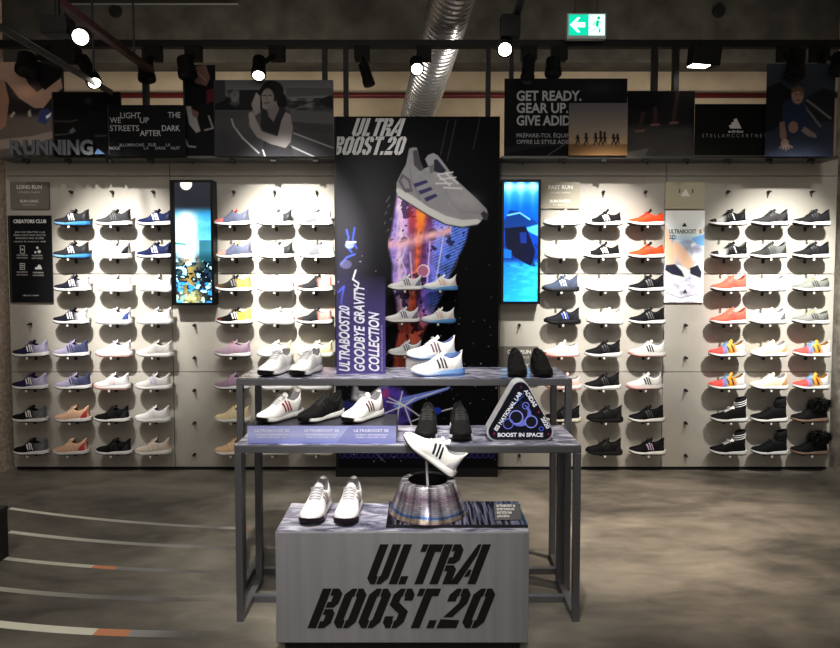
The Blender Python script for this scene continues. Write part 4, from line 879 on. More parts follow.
def spotlight(head, d, label, length=.15, r=.05, lit=0, gear=None, zt=None, box=None):
    """track spotlight: gear box, yoke, cylindrical head; head = centre of the lens"""
    t = thing('track_spotlight', head, label, 'spotlight', 'track spotlights over the shoe wall'); d = d.normalized()
    b = -d*length
    lh = MB().tube([Vector((0, 0, 0)), b*.25, b*.3, b*.96, b], [r, r, r*.9, r*.86, r*.6], 20).build('lamp_head', LAMPM, t, 40)
    n = 20; a = d.cross(Vector((0, 0, 1)) if abs(d.z) < .95 else Vector((1, 0, 0))).normalized(); c = d.cross(a)
    mb = MB(); mb.add([d*.002] + [d*.001+(a*math.cos(2*PI*k/n)+c*math.sin(2*PI*k/n))*r*.78 for k in range(n)], [(0, k+1, (k+1) % n+1) for k in range(n)])
    mb.build('lens', M((255, 248, 232), .3, emit=lit) if lit else M((34, 34, 36), .15), lh)
    m = b*.6; g = Vector(gear) - Vector(head) if gear is not None else m + Vector((.06, 0, .1))
    bx = box or (.05, .04, .055)
    MB().box(g.x-bx[0], g.x+bx[0], g.y-bx[1], g.y+bx[1], g.z-bx[2], g.z+bx[2], .004).build('gear_box', LAMPM, t)
    MB().bar(m, g, .022, .03).build('yoke', LAMPM, t)
    if zt is not None:
        MB().tube([(g.x, g.y, g.z+bx[2]-.004), (g.x, g.y, zt-head[2])], .012, 8).build('stem', LAMPM, t)
    return t
bt = TZ(48, BY)
def on_bar(hx, hy, gx, gy, d, label, Y=4.66, lit=0, L=.15, r=.05, box=(.055, .045, .05)):
    h = T(hx, hy, Y); g = T(gx, gy, Y+.05); g.y = BY-.03-.0; g.z = bt-box[2]-.003
    spotlight(h, d, label, L, r, lit, gear=g, box=box)
on_bar(258.5, 75.5, 271, 56, dirv(80, -58), 'lit black spotlight above the grey track picture', lit=9, L=.17, r=.052, Y=4.56)
on_bar(417, 69, 424, 57, dirv(84, -40), 'lit black spotlight in front of the silver duct', lit=9, L=.14, r=.052)
on_bar(369.5, 85, 361, 56, Vector((.3, -.15, -1)), 'unlit black spotlight above the top left of the tall panel', L=.17, r=.042)
on_bar(147, 80, 148, 57, Vector((.15, -.2, -1)), 'unlit black spotlight above the LIGHT UP sign', L=.15, r=.06)
on_bar(188, 76, 184, 57, Vector((.25, -.25, -1)), 'unlit black spotlight above the narrow shoe picture', L=.14, r=.065, Y=4.56)
on_bar(527, 82, 533, 56, Vector((-.1, -.15, -1)), 'unlit black spotlight hanging over the GET READY sign, left one', L=.18, r=.05, Y=4.58)
on_bar(553, 74, 562, 57, Vector((-.1, -.5, -1)), 'unlit black spotlight hanging over the GET READY sign, right one', L=.13, r=.06)
on_bar(794, 77, 807, 56, Vector((-.2, -.2, -1)), 'unlit black spotlight before the crouching person picture', L=.2, r=.065, Y=4.5)
on_bar(838, 72, 842, 56, Vector((-.3, -.3, -1)), 'unlit black spotlight at the right edge of the frame', L=.14, r=.06, Y=4.5)
on_bar(26, 72, 30, 56, Vector((.15, -.4, -1)), 'unlit black spotlight before the bare leg picture, far left', L=.14, r=.07, Y=4.55)
p = T(704, 57, 4.64); t = thing('floodlight', p, 'boxy black floodlight with bright lower edge over the logo sign', 'spotlight'); t.rotation_euler = (.12, .07, 0)
MB().box(-.098, .098, -.06, .06, -.062, .066, .005).build('housing', LAMPM, t); MB().box(-.09, .03, -.056, .05, -.068, -.0625).build('lens', M((255, 248, 232), .3, emit=9), t)
MB().box(-.02, .02, .04, .178, .05, .115, .003).build('bracket', LAMPM, t)
# tracks running from the viewer towards the wall
def track(px, py, Y, y0, label, col, w=.045):
    p = T(px, py, Y); t = thing('ceiling_track', (p.x, Y, p.z), label, 'track')
    MB().box(-w/2, w/2, y0-Y, 0, -.02, .02, .002).build('track_rail', M(col, .5, .3), t)
    for yy in (y0+.3, Y-.25): MB().tube([(0, yy-Y, .018), (0, yy-Y, 4.19-p.z)], .007, 8).build('hanger', M((40, 40, 40), .5), t)
    return p
pa = track(150, 70, 4.6, 2.3, 'dark red-brown ceiling track slanting down at the upper left', (66, 36, 34))
pb = track(112, 93, 4.6, 2.3, 'thin pale ceiling conduit at the far upper left', (74, 72, 70), .012)
pc = track(512.5, 24, 3.75, 2.3, 'black ceiling track at the top, left of the exit sign', (20, 20, 21), .03)
h = T(80.5, 37, 2.90); spotlight(h, dirv(70, -22), 'brightest lit spotlight at the upper left, beside the slanting red track', .12, .042, 14, gear=Vector((TX(58, 28, 2.97), 2.97, TZ(27, 2.97))), box=(.06, .04, .04), zt=4.19)
h = T(94.5, 83, 4.35); spotlight(h, Vector((.5, -.42, -.72)), 'long lit spotlight pointing down right, above the dark night picture', .27, .05, 9, gear=Vector((TX(67, 57, 4.45), 4.45, TZ(55, 4.45))), box=(.08, .05, .05), zt=4.19)
h = T(505, 49.5, 3.55); spotlight(h, dirv(96, -34), 'lit spotlight on the ceiling track just left of the exit sign', .14, .045, 12, gear=Vector((TX(510, 27, 3.6), 3.6, TZ(28, 3.6))), box=(.052, .045, .06))
# silver ventilation duct
t = None; mb = MB(); A = T(452, 0, 4.85) ; Bp = T(417, 118, 6.62); Aq = A + (A-Bp)*.35
pts = []; rr = []; NR = 352
for i in range(NR+1):
    u = i/NR; pts.append(Aq.lerp(Bp, u)); rr.append(.165 + .007*math.sin(u*2*PI*44))
m, N, K, b = newmat('duct_foil'); tc = N.new('ShaderNodeTexCoord'); n = N.new('ShaderNodeTexNoise'); n.inputs['Scale'].default_value = 14; n.inputs['Detail'].default_value = 5
K.new(tc.outputs['Object'], n.inputs['Vector']); bp = N.new('ShaderNodeBump'); bp.inputs['Strength'].default_value = .35; bp.inputs['Distance'].default_value = .012
K.new(n.outputs['Fac'], bp.inputs['Height']); K.new(bp.outputs['Normal'], b.inputs['Normal'])
b.inputs['Base Color'].default_value = L3((214, 215, 218)); b.inputs['Metallic'].default_value = .85; b.inputs['Roughness'].default_value = .24
o = mb.tube(pts, rr, 36, caps=False).build('ventilation_duct', m, smooth=True)
tag(o, 'ribbed silver foil ventilation duct running back over the tall panel', 'duct')
# exit sign
EY = 4.7; A, B = T(567, 37, EY), T(606.5, 13, EY)
t = thing('exit_sign', ((A.x+B.x)/2, EY, A.z), 'lit green exit sign with white arrow hanging near the ceiling', 'exit sign'); o = t.location
w2 = (B.x-A.x)/2; h = B.z-A.z
MB().box(-w2, w2, .0, .05, -.012, h, .004).build('sign_housing', M((196, 200, 204), .4), t)
EM = dict(emit=1.0)
MB().box(-w2+.012, .012, -.004, -.0005, .012, h-.012).build('green_panel', M((0, 192, 158), .4, **EM), t)
MB().box(.012, w2-.012, -.004, -.0005, .012, h-.012).build('white_panel', M((210, 250, 240), .4, **EM), t)
cx, cz = -.068, h/2; u = .0105
MB().prism([(cx-5*u, cz), (cx+0*u, cz+5*u), (cx+2*u, cz+5*u), (cx-1*u, cz+1.6*u), (cx+5.2*u, cz+1.6*u), (cx+5.2*u, cz-1.6*u), (cx-1*u, cz-1.6*u), (cx+2*u, cz-5*u), (cx+0*u, cz-5*u)], -.006, -.004).build('arrow', M((240, 255, 250), .4, emit=1.2), t)
gm = M((0, 170, 120), .4, **EM); mb = MB(); cx = .078
mb.lathe([(0, 0), (.012, 0)], n=14); mb.v = [(cx+.006+x, -.0055, cz+.048+y) for x, y, z in mb.v]
for p, q, w in (((cx, cz+.03), (cx-.006, cz-.012), .02), ((cx-.004, cz-.01), (cx+.016, cz-.03), .013), ((cx+.016, cz-.03), (cx+.012, cz-.055), .011), ((cx-.006, cz-.012), (cx-.02, cz-.034), .013), ((cx-.02, cz-.034), (cx-.038, cz-.036), .01), ((cx+.002, cz+.026), (cx+.026, cz+.006), .009), ((cx, cz+.026), (cx-.024, cz+.014), .009), ((cx-.024, cz+.014), (cx-.03, cz-.004), .008)):
    mb.bar((p[0], -.0052, p[1]), (q[0], -.0052, q[1]), w, .0015)
mb.build('running_figure', gm, t)
for sx in (-.08, .08): MB().tube([(sx, .025, h-.005), (sx, .025, 4.19-o.z)], .004, 6).build('hanger', M((60, 60, 60), .5), t)
# ------------------------------------------------------------------ nested steel tables
def top_mat():
    m, N, K, b = newmat('space_print'); tc = N.new('ShaderNodeTexCoord'); mp = N.new('ShaderNodeMapping'); mp.inputs['Scale'].default_value = (1, 2.6, 1); mp.inputs['Rotation'].default_value = (0, 0, .5)
    n = N.new('ShaderNodeTexNoise'); n.inputs['Scale'].default_value = 6.5; n.inputs['Detail'].default_value = 9; n.inputs['Distortion'].default_value = 1.4
    K.new(tc.outputs['Object'], mp.inputs['Vector']); K.new(mp.outputs['Vector'], n.inputs['Vector'])
    rp = N.new('ShaderNodeValToRGB'); e = rp.color_ramp.elements
    e[0].position = .34; e[0].color = L3((84, 85, 102)); e[1].position = .66; e[1].color = L3((194, 194, 206)); x = e.new(.5); x.color = L3((134, 134, 152))
    K.new(n.outputs['Fac'], rp.inputs['Fac']); K.new(rp.outputs['Color'], b.inputs['Base Color']); b.inputs['Roughness'].default_value = .22; b.inputs['Specular IOR Level'].default_value = .5
    return m
TOPM = top_mat()
def table(cx, hw, y0, y1, h, label, w=.030):
    t = thing('console_table', (cx, (y0+y1)/2, 0), label, 'table'); d = (y1-y0)/2
    for sx in (-1, 1):
        for sy in (-1, 1):
            x, y = sx*(hw-w/2), sy*(d-w/2); MB().box(x-w/2, x+w/2, y-w/2, y+w/2, 0, h-.036, .002).build('leg', STEEL, t)
        x = sx*(hw-w/2); MB().box(x-w/2, x+w/2, -d+w, d-w, 0, w, .002).build('foot_rail', STEEL, t)
    MB().box(-hw+w, hw-w, -w/2, w/2, 0, w, .002).build('cross_rail', STEEL, t)
    mb = MB(); z0, z1 = h-.036, h-.003
    mb.box(-hw, hw, -d, -d+w, z0, z1, .003); mb.build('front_rail', STEEL, t)
    MB().box(-hw, hw, d-w, d, z0, z1, .003).build('rear_rail', STEEL, t)
    for sx in (-1, 1):
        x = sx*(hw-w/2); MB().box(x-w/2, x+w/2, -d+w, d-w, z0, z1, .003).build('end_rail', STEEL, t)
    MB().box(-hw+.002, hw-.002, -d+.002, d-.002, z1, h, .001).build('table_top', TOPM, t)
    return t
UY0, UY1, LY0, LY1 = 3.0, 3.365, 2.725, 3.085
UH = TZ(378.3, UY0); LH = TZ(445, LY0)
def span(pa, pb, py, Y): A, B = TX(pa, py, Y), TX(pb, py, Y); return (A+B)/2, (B-A)/2
table(*span(236.5, 572, 410, UY0), UY0, UY1, UH, 'taller rear steel console table carrying the purple sign')
table(*span(235.5, 580.3, 540, LY0), LY0, LY1, LH, 'lower front steel console table carrying the triangular light box')
# ------------------------------------------------------------------ plinth
PF, PB = 2.5, 2.815; PH = TZ(531, PF); px0, px1 = TX(275.5, 580, PF), TX(529, 580, PF); pc_ = (px0+px1)/2; pw = (px1-px0)/2
t = thing('display_plinth', (pc_, (PF+PB)/2, 0), 'grey box plinth with large black slanted stencil lettering', 'plinth'); pd = (PB-PF)/2
zb = TZ(643, PF)
m, N, K, b = newmat('brushed_grey'); tc = N.new('ShaderNodeTexCoord'); mp = N.new('ShaderNodeMapping'); mp.inputs['Scale'].default_value = (14, 14, .4); n = N.new('ShaderNodeTexNoise'); n.inputs['Scale'].default_value = 2; n.inputs['Detail'].default_value = 3
K.new(tc.outputs['Object'], mp.inputs['Vector']); K.new(mp.outputs['Vector'], n.inputs['Vector']); rp = N.new('ShaderNodeValToRGB'); e = rp.color_ramp.elements
e[0].position = .3; e[0].color = L3((140, 141, 146)); e[1].position = .7; e[1].color = L3((152, 153, 158)); K.new(n.outputs['Fac'], rp.inputs['Fac']); K.new(rp.outputs['Color'], b.inputs['Base Color']); b.inputs['Metallic'].default_value = .1; b.inputs['Roughness'].default_value = .5
MB().box(-pw, pw, -pd, pd, zb, PH-.004, .004).build('plinth_body', m, t)
MB().box(-pw+.03, pw-.03, -pd+.03, pd-.03, 0, zb+.0).build('recessed_base', M((14, 14, 15), .7), t)
MB().box(-pw+.004, pw-.004, -pd+.004, pd-.004, PH-.004, PH, .001).build('plinth_top', TOPM, t)
for wd, px, py, h, wpx in (('ULTRA', 365, 584, 41.5, 128), ('BOOST.20', 307.5, 628, 41.5, 195)):
    k = PF/F; mb = stencil(wd, h*k, .40, .001); s_ = wpx*k/mb.width; p = T(px, py, PF); mb.v = [(x*s_, y, z) for x, y, z in mb.v]
    shift(mb, (p.x-pc_, -pd-.0005, p.z)); mb.build('stencil_lettering', M((18, 17, 17), .5), host(t))
# board on the plinth with a small card
TY0, TY1 = 2.53, 2.80; bx0, bx1 = TX(386, 527, TY0), TX(528, 527, TY0)
m, N, K, b = newmat('streaky_print'); tc = N.new('ShaderNodeTexCoord'); mp = N.new('ShaderNodeMapping'); mp.inputs['Scale'].default_value = (60, 3, 1); n = N.new('ShaderNodeTexNoise'); n.inputs['Scale'].default_value = 1.5; n.inputs['Detail'].default_value = 4
K.new(tc.outputs['Object'], mp.inputs['Vector']); K.new(mp.outputs['Vector'], n.inputs['Vector']); rp = N.new('ShaderNodeValToRGB'); e = rp.color_ramp.elements
e[0].position = .42; e[0].color = L3((20, 20, 26)); e[1].position = .68; e[1].color = L3((126, 126, 150)); K.new(n.outputs['Fac'], rp.inputs['Fac']); K.new(rp.outputs['Color'], b.inputs['Base Color']); b.inputs['Roughness'].default_value = .25
t = thing('display_tray', ((bx0+bx1)/2, (TY0+TY1)/2, PH), 'thin dark streaky tray on the plinth under the metal cone', 'tray'); w2 = (bx1-bx0)/2; d2 = (TY1-TY0)/2
MB().box(-w2, w2, -d2, d2, .0005, .012, .001).build('tray_plate', M((24, 24, 30), .3), t); MB().box(-w2+.003, w2-.003, -d2+.003, d2-.003, .012, .0135).build('tray_print', m, t)
TZT = PH+.0135
q = T(510, 516, 2.6); t = thing('info_card', (TX(508.5, 514, 2.575), 2.575, TZT+.0005), 'small black information card with white text on the tray', 'card'); t.rotation_euler = (-.8, 0, 0)
cardo = MB().box(-.055, .055, -.002, .003, 0, .07, .001).build('card', M((16, 16, 18), .5), t)
for i, (s_, w_) in enumerate((('ULTRABOOST 20', .078), ('OUR BEST RUNNING SHOE', .074), ('SPACE TESTED FOAM', .06), ('LAUNCH EDITION', .05))):
    mb = text_mb(s_, .010, w_, .02, depth=0); shift(mb, (-.045, -.0032, .057-.015*i)); mb.build('lettering', M((205, 205, 205), .6), cardo)
# metal cone
m, N, K, b = newmat('iridescent_cone'); tc = N.new('ShaderNodeTexCoord'); sx = N.new('ShaderNodeSeparateXYZ'); K.new(tc.outputs['Object'], sx.inputs[0])
gr = N.new('ShaderNodeTexGradient'); gr.gradient_type = 'RADIAL'; K.new(tc.outputs['Object'], gr.inputs['Vector'])
cmb = N.new('ShaderNodeCombineXYZ'); ml = N.new('ShaderNodeMath'); ml.operation = 'MULTIPLY'; ml.inputs[1].default_value = 46; K.new(gr.outputs['Fac'], ml.inputs[0]); K.new(ml.outputs[0], cmb.inputs[0]); m2 = N.new('ShaderNodeMath'); m2.operation = 'MULTIPLY'; m2.inputs[1].default_value = 75; K.new(sx.outputs['Z'], m2.inputs[0]); K.new(m2.outputs[0], cmb.inputs[1])
br = N.new('ShaderNodeTexBrick'); br.inputs['Scale'].default_value = 1.0; br.inputs['Mortar Size'].default_value = .05; br.inputs['Brick Width'].default_value = 1.6; br.inputs['Row Height'].default_value = .62; K.new(cmb.outputs[0], br.inputs['Vector'])
br.inputs['Color1'].default_value = L3((235, 235, 240)); br.inputs['Color2'].default_value = L3((186, 186, 200)); br.inputs['Mortar'].default_value = L3((158, 152, 166))
rp = N.new('ShaderNodeValToRGB'); e = rp.color_ramp.elements
for p_, c_ in ((.05, (214, 180, 200)), (.2, (240, 226, 190)), (.28, (60, 140, 220)), (.34, (214, 220, 232)), (.6, (224, 216, 222)), (.8, (200, 176, 192))):
    x = e.new(p_); x.color = L3(c_)
mr = N.new('ShaderNodeMapRange'); mr.inputs['From Max'].default_value = .13; nn = N.new('ShaderNodeTexNoise'); nn.inputs['Scale'].default_value = 9; K.new(tc.outputs['Object'], nn.inputs['Vector'])
K.new(sx.outputs['Z'], mr.inputs['Value']); ad = N.new('ShaderNodeMath'); ad.operation = 'MULTIPLY_ADD'; ad.inputs[1].default_value = .16; K.new(nn.outputs['Fac'], ad.inputs[0]); K.new(mr.outputs['Result'], ad.inputs[2]); K.new(ad.outputs[0], rp.inputs['Fac'])
mx = N.new('ShaderNodeMix'); mx.data_type = 'RGBA'; mx.blend_type = 'MULTIPLY'; mx.inputs['Factor'].default_value = .85; K.new(rp.outputs['Color'], mx.inputs['A']); K.new(br.outputs['Color'], mx.inputs['B']); wn = N.new('ShaderNodeTexNoise'); wn.inputs['Scale'].default_value = 1.0; wn.inputs['Detail'].default_value = 5; mpw = N.new('ShaderNodeMapping'); mpw.inputs['Scale'].default_value = (.55, .03, 1); K.new(cmb.outputs[0], mpw.inputs['Vector']); K.new(mpw.outputs['Vector'], wn.inputs['Vector'])
rw = N.new('ShaderNodeValToRGB'); ew = rw.color_ramp.elements; ew[0].position = .36; ew[0].color = L3((70, 66, 80)); ew[1].position = .62; ew[1].color = (1, 1, 1, 1); K.new(wn.outputs['Fac'], rw.inputs['Fac'])  # upright dark and bright bands put reflections into the base colour
mw = N.new('ShaderNodeMix'); mw.data_type = 'RGBA'; mw.blend_type = 'MULTIPLY'; mw.inputs['Factor'].default_value = .9; K.new(mx.outputs['Result'], mw.inputs['A']); K.new(rw.outputs['Color'], mw.inputs['B'])
K.new(mw.outputs['Result'], b.inputs['Base Color'])
b.inputs['Metallic'].default_value = .6; b.inputs['Roughness'].default_value = .22
CY = 2.68; cx = TX(428, 505, CY); CH = .136
t = thing('metal_cone', (cx, CY, TZT+.0005), 'iridescent metal truncated cone with open dark top on the plinth', 'cone')
MB().lathe([(.155, 0), (.163, .0), (.166, .004), (.160, .02), (.158, .024), (.116, CH-.004), (.112, CH), (.084, CH)], n=64).build('cone_shell', m, t, 40)
MB().lathe([(.084, CH-.0005), (.086, CH-.05), (.0, CH-.055)], n=48).build('cone_bore', M((6, 6, 7), .6), t, 40)
# ------------------------------------------------------------------ shoes on show
GD = 'shoes displayed on the tables and plinth'
def show(px, py, Y, z, yaw, data, label, **kw):
    lbl, up, k = data; k = dict(k); k.update(kw); x = TX(px, py, Y)
    return make_shoe((x, Y, z+.0005), label, up, rot=(0, 0, math.radians(yaw)), group=GD, both=True, **{**k, 'scale': (lambda s: (s, s*(1.17 if abs(yaw) > 70 else 1.1), s))(k.get('scale', .92))})
WS = d('', WHITE, sole=[(0, (18, 18, 19)), (.12, (18, 18, 19)), (.17, W_)], stripe=(214, 214, 218), heel=(200, 200, 204), lace=(170, 172, 178), tongue=(206, 206, 210), lining=(120, 120, 124))
WP = d('', WHITE, stripe=(150, 130, 132), heel=(206, 206, 206), sole=[(0, (40, 30, 44)), (.2, (60, 40, 54)), (.3, (236, 216, 216)), (.6, W_)], lining=(120, 120, 124), lace=(160, 160, 168), tongue=(200, 200, 206), out=(14, 14, 15))
WR = d('', WHITE, sole=[(0, (22, 22, 24)), (.08, (22, 22, 24)), (.13, W_)], stripe=(150, 52, 60), heel=(168, 160, 164), lining=(120, 120, 124), lace=(178, 180, 184), tongue=(206, 206, 210))
BK = d('', (27, 27, 28), stripe=(70, 70, 72), sole=[(0, (20, 20, 20)), (.1, (20, 20, 20)), (.14, W_)], heel=(60, 60, 62), lace=(60, 60, 62), lining=(16, 16, 16))
BA = d('', (24, 24, 25), stripe=(44, 44, 46), sole=(18, 18, 19), heel=(40, 40, 42), lace=(26, 26, 27))
# upper table
show(276, 365, 3.135, UH, 74, WS, scale=.87, label='white running shoe at the left end of the upper table'); show(306.5, 365, 3.135, UH, 74, WS, scale=.87, label='white running shoe beside the purple sign, right of its mate')
show(517, 365, 3.12, UH, 88, BA, scale=.84, label='all black running shoe, left of the pair at the right end', sole=(18, 18, 19)); show(541.5, 365, 3.12, UH, 92, BA, scale=.84, label='all black running shoe, right of the pair at the right end')
ID = d('', WHITE, sole=[(0, W_), (.35, (206, 218, 236)), (.6, (146, 178, 220)), (1, (104, 146, 204))], stripe=(66, 66, 78), heel=(206, 210, 220), out=(86, 130, 200), lace=(220, 220, 222), lining=(90, 100, 150))
show(437.5, 372, 3.085, UH, 12, ID, scale=.88, label='white shoe with blue sole lying frontmost on the upper table')
Y = 3.29; t = thing('acrylic_riser', (TX(431, 365, Y), Y, UH), 'clear acrylic riser block under the rear white shoe', 'riser')
m, N, K, b = newmat('clear_acrylic'); b.inputs['Base Color'].default_value = (.9, .93, .95, 1); b.inputs['Transmission Weight'].default_value = .75; b.inputs['Roughness'].default_value = .15; b.inputs['IOR'].default_value = 1.3
MB().box(-.13, .12, -.045, .045, .0005, .052, .003).build('riser_block', m, t)
show(431.5, 352, Y, UH+.0525, 12, ID, scale=.88, label='white shoe with blue sole raised behind the frontmost one', stripe=(120, 96, 110))
# lower table
show(427.5, 430, 2.89, LH, 88, BK, 'dark grey running shoe with white sole, left of the pair under the shelf'); show(460.5, 430, 2.89, LH, 92, BK, 'dark grey running shoe with white sole beside the triangular light box')
# block with printed front
KY0, KY1 = 2.75, 2.98; kx0, kx1 = TX(247.5, 440, KY0), TX(396, 440, KY0)
t = thing('display_block', ((kx0+kx1)/2, (KY0+KY1)/2, LH), 'low block with pale blue printed front under three shoes', 'display block'); kw = (kx1-kx0)/2; kd = (KY1-KY0)/2; KH = .078
MB().box(-kw, kw, -kd, kd, .0005, KH, .002).build('block_body', M((58, 58, 66), .4), t)
a = Art(248, 396, 424, 446, (140, 146, 200)); a.vgrad([(424, (160, 166, 214)), (435, (182, 188, 226)), (446, (136, 144, 206))]); a.poly([(336, 446), (350, 424), (396, 424), (396, 446)], (124, 128, 180), .5)
Lb = T(248, 446, KY0-.004); 
o = a.sheet('front_print', KY0-.0035, PRINT, t, t.location)
zs = [v.co.z for v in o.data.vertices]; z0, z1 = min(zs), max(zs); xs_ = [v.co.x for v in o.data.vertices]; x0, x1 = min(xs_), max(xs_)
for v in o.data.vertices: v.co.z = .001+(v.co.z-z0)/(z1-z0)*(KH-.001); v.co.x = -kw+(v.co.x-x0)/(x1-x0)*2*kw
MB().box(-kw, kw, -kd-.003, -kd, .0005, KH).build('front_plate', M((110, 120, 190), .3), t)
for cx_ in (-.215, 0., .215):
    for s_, zz, hh, ww in (('ULTRABOOST 20', .052, .012, .15), ('THE MOST RESPONSIVE RUN', .036, .006, .14), ('ENERGY FOR EVERY STEP', .025, .006, .13)):
        mb = text_mb(s_, hh, ww, .02, align='CENTER', depth=0); shift(mb, (cx_, -kd-.0045, zz)); mb.build('lettering', M((226, 228, 246), .6), host(t))
kz = LH+KH
show(280, 415, 2.86, kz, 56, WR, 'white running shoe with red stripes, left on the printed block', scale=.86); show(321, 415, 2.86, kz, 52, BK, 'black knit running shoe in the middle of the printed block', scale=.86, stripe=(28, 28, 29)); show(363, 415, 2.86, kz, 56, WR, 'white running shoe with dark stripes, right on the printed block', scale=.86, stripe=(90, 60, 66))
# plinth pair and the tilted shoe
show(317, 510, 2.665, PH, 86, WP, 'white running shoe with black front sole, left on the plinth'); show(350, 510, 2.665, PH, 88, WP, 'white running shoe with black front sole, right of its mate on the plinth')
lbl, up, k = d('', WHITE, stripe=(28, 28, 44), heel=(200, 200, 206), out=(34, 34, 40), lining=(150, 150, 152), lace=W_)
hp = T(450.5, 474, 2.70)
th_ = math.radians(37.0)
R = Matrix.Rotation(th_, 4, 'Y')
off = R @ Vector((.135, 0, .012)); 
make_shoe(hp - off*.92, 'white shoe with navy stripes tilted toe-up above the metal cone', up, rot=(0, th_, 0), group=GD, both=True, **{**k, 'scale': (.92, .98, .92)})
m_ = R @ Vector((.0, 0, 0.004)); sp = hp - off*.92 + m_
t = thing('shoe_stand', (cx, CY, TZT+CH-.055), 'thin clear rod rising from the cone to hold the tilted shoe', 'stand')
MB().tube([(0, 0, .001), (sp.x-cx, sp.y-CY, sp.z-(TZT+CH-.055))], .006, 10).build('rod', M((190, 192, 196), .2, .3), t)
MB().tube([(0, 0, 0.0006), (0, 0, .006)], .03, 20).build('stand_foot', M((60, 60, 62), .3), t, 40)
# ------------------------------------------------------------------ purple acrylic sign
GY = 3.14; x0, x1 = TX(336.5, 340, GY), TX(385.5, 340, GY); gh = TZ(276, GY)-UH
t = thing('acrylic_sign', ((x0+x1)/2, GY, UH), 'upright purple translucent sign with three lines of slanted white capitals', 'sign')
m, N, K, b = newmat('purple_acrylic'); tc = N.new('ShaderNodeTexCoord'); sx = N.new('ShaderNodeSeparateXYZ'); K.new(tc.outputs['Object'], sx.inputs[0]); mr = N.new('ShaderNodeMapRange')
mr.inputs['From Min'].default_value = .10; mr.inputs['From Max'].default_value = gh*.98; mr.inputs['To Min'].default_value = .92; mr.inputs['To Max'].default_value = .05; K.new(sx.outputs['Z'], mr.inputs['Value']); K.new(mr.outputs['Result'], b.inputs['Alpha'])
b.inputs['Base Color'].default_value = L3((84, 75, 134)); b.inputs['Roughness'].default_value = .25
mb = MB(); w2 = (x1-x0)/2; mb.box(-w2, w2, -.003, .003, .0005, gh); mb.build('acrylic_sheet', m, t)
for s_, px, ln in (('ULTRABOOST20', 349.5, 66), ('GOODBYE GRAVITY', 364.5, 88), ('COLLECTION', 379, 60)):
    k = GY/F; mb = text_mb(s_, 10.2*k, ln*k, .03, .28, depth=0); p = T(px, 371, GY); mb = shift(mb, (p.x-t.location.x, -.0045, p.z-UH), PI/2); mb.build('lettering', M((205, 205, 216), .5), host(t))
mb = text_mb('ENGINEERED FOR SPACE AND EARTH', 2*GY/F, 46*GY/F, .0, depth=0); p = T(383, 371, GY); shift(mb, (p.x-t.location.x, -.0045, p.z-UH), PI/2).build('lettering', M((150, 140, 190), .5), host(t))
# ------------------------------------------------------------------ triangular light box
TY = 2.785; p0 = T(487, 441.5, TY); k = TY/F; cx_ = TX(520, 440, TY)
t = thing('light_box', (cx_, TY, LH), 'rounded triangular light box reading BOOST IN SPACE on the lower table', 'light box')
def rtri(hw, h, r, n=10, dz=0):
    P = [Vector((-hw, 0)), Vector((hw, 0)), Vector((0, h))]; out = []
    cen = []
    for i in range(3):
        a, b_, c_ = P[i-1], P[i], P[(i+1) % 3]; u = (a-b_).normalized(); v = (c_-b_).normalized(); ang = math.acos(u.dot(v)); bis = (u+v).normalized(); c = b_+bis*(r/math.sin(ang/2))
        s0 = math.atan2(-(v.x*0+1)*0-1, 0) ; cen.append((c, u, v))
        n1 = Vector((u.y, -u.x)); n2 = Vector((-v.y, v.x))
        if n1.dot(bis) > 0: n1 = -n1
        if n2.dot(bis) > 0: n2 = -n2
        a1, a2 = math.atan2(n1.y, n1.x), math.atan2(n2.y, n2.x)
        while a2 < a1: a2 += 2*PI
        if a2-a1 > PI: a1 += 2*PI; 
        for q in np.linspace(a1, a2, n): out.append((c.x+r*math.cos(q), c.y+r*math.sin(q)+dz))
    return out
HW, HT = 40*k, 71*k
body = rtri(HW, HT, 9*k)
zmin = min(z for x, z in body)
mb = MB(); mb.prism([(x, z-zmin+.0005) for x, z in body], 0, .085); mb.build('box_shell', M((214, 216, 222), .35), t, 30)
face = rtri(HW*.95, HT*.95, 8.5*k, dz=.006); 
MB().prism([(x, z-zmin+.0015) for x, z in face], -.004, 0).build('face_plate', M((22, 24, 44), .35, coat=.3), t, 30)
def tt(s_, px, py, h, w, rot, col=(222, 224, 232)):
    mb = text_mb(s_, h*k, w*k, .045, depth=0); p = T(px, py, TY); shift(mb, (p.x-cx_, -.0052, p.z-LH), rot).build('lettering', M(col, .5, emit=.25), host(t))
tt('BOOST IN SPACE', 497.5, 436.4, 3.9, 46, 0); tt('ISS NATIONAL LAB', 496.8, 431, 3.9, 46, math.radians(57)); tt('ADIDAS', 523.5, 390.5, 3.9, 20, math.radians(-58)); tt('2020', 540.3, 418, 3.9, 13, math.radians(-60))
def ringm(px, py, r, w, col, name='printed_ring', dy=-.0052):
    mb = MB(); p = T(px, py, TY); n = 28; R0, R1 = (r-w)*k, r*k; vs = []
    for q in range(n):
        a_ = 2*PI*q/n; vs += [(p.x-cx_+R0*math.cos(a_), dy, p.z-LH+R0*math.sin(a_)), (p.x-cx_+R1*math.cos(a_), dy, p.z-LH+R1*math.sin(a_))]
    mb.add(vs, [(2*q, 2*((q+1) % n), 2*((q+1) % n)+1, 2*q+1) for q in range(n)]); 
    if w >= r: mb = MB(); mb.add([(p.x-cx_+r*k*math.cos(2*PI*q/n), dy, p.z-LH+r*k*math.sin(2*PI*q/n)) for q in range(n)], [tuple(range(n))])
    mb.build(name, M(col, .5, emit=.2), host(t))
ringm(520, 415, 11.5, 11.5, (120, 128, 220), 'printed_disc', -.0046); ringm(518, 412, 9.5, 9.5, (26, 28, 52), 'printed_disc', -.0049)
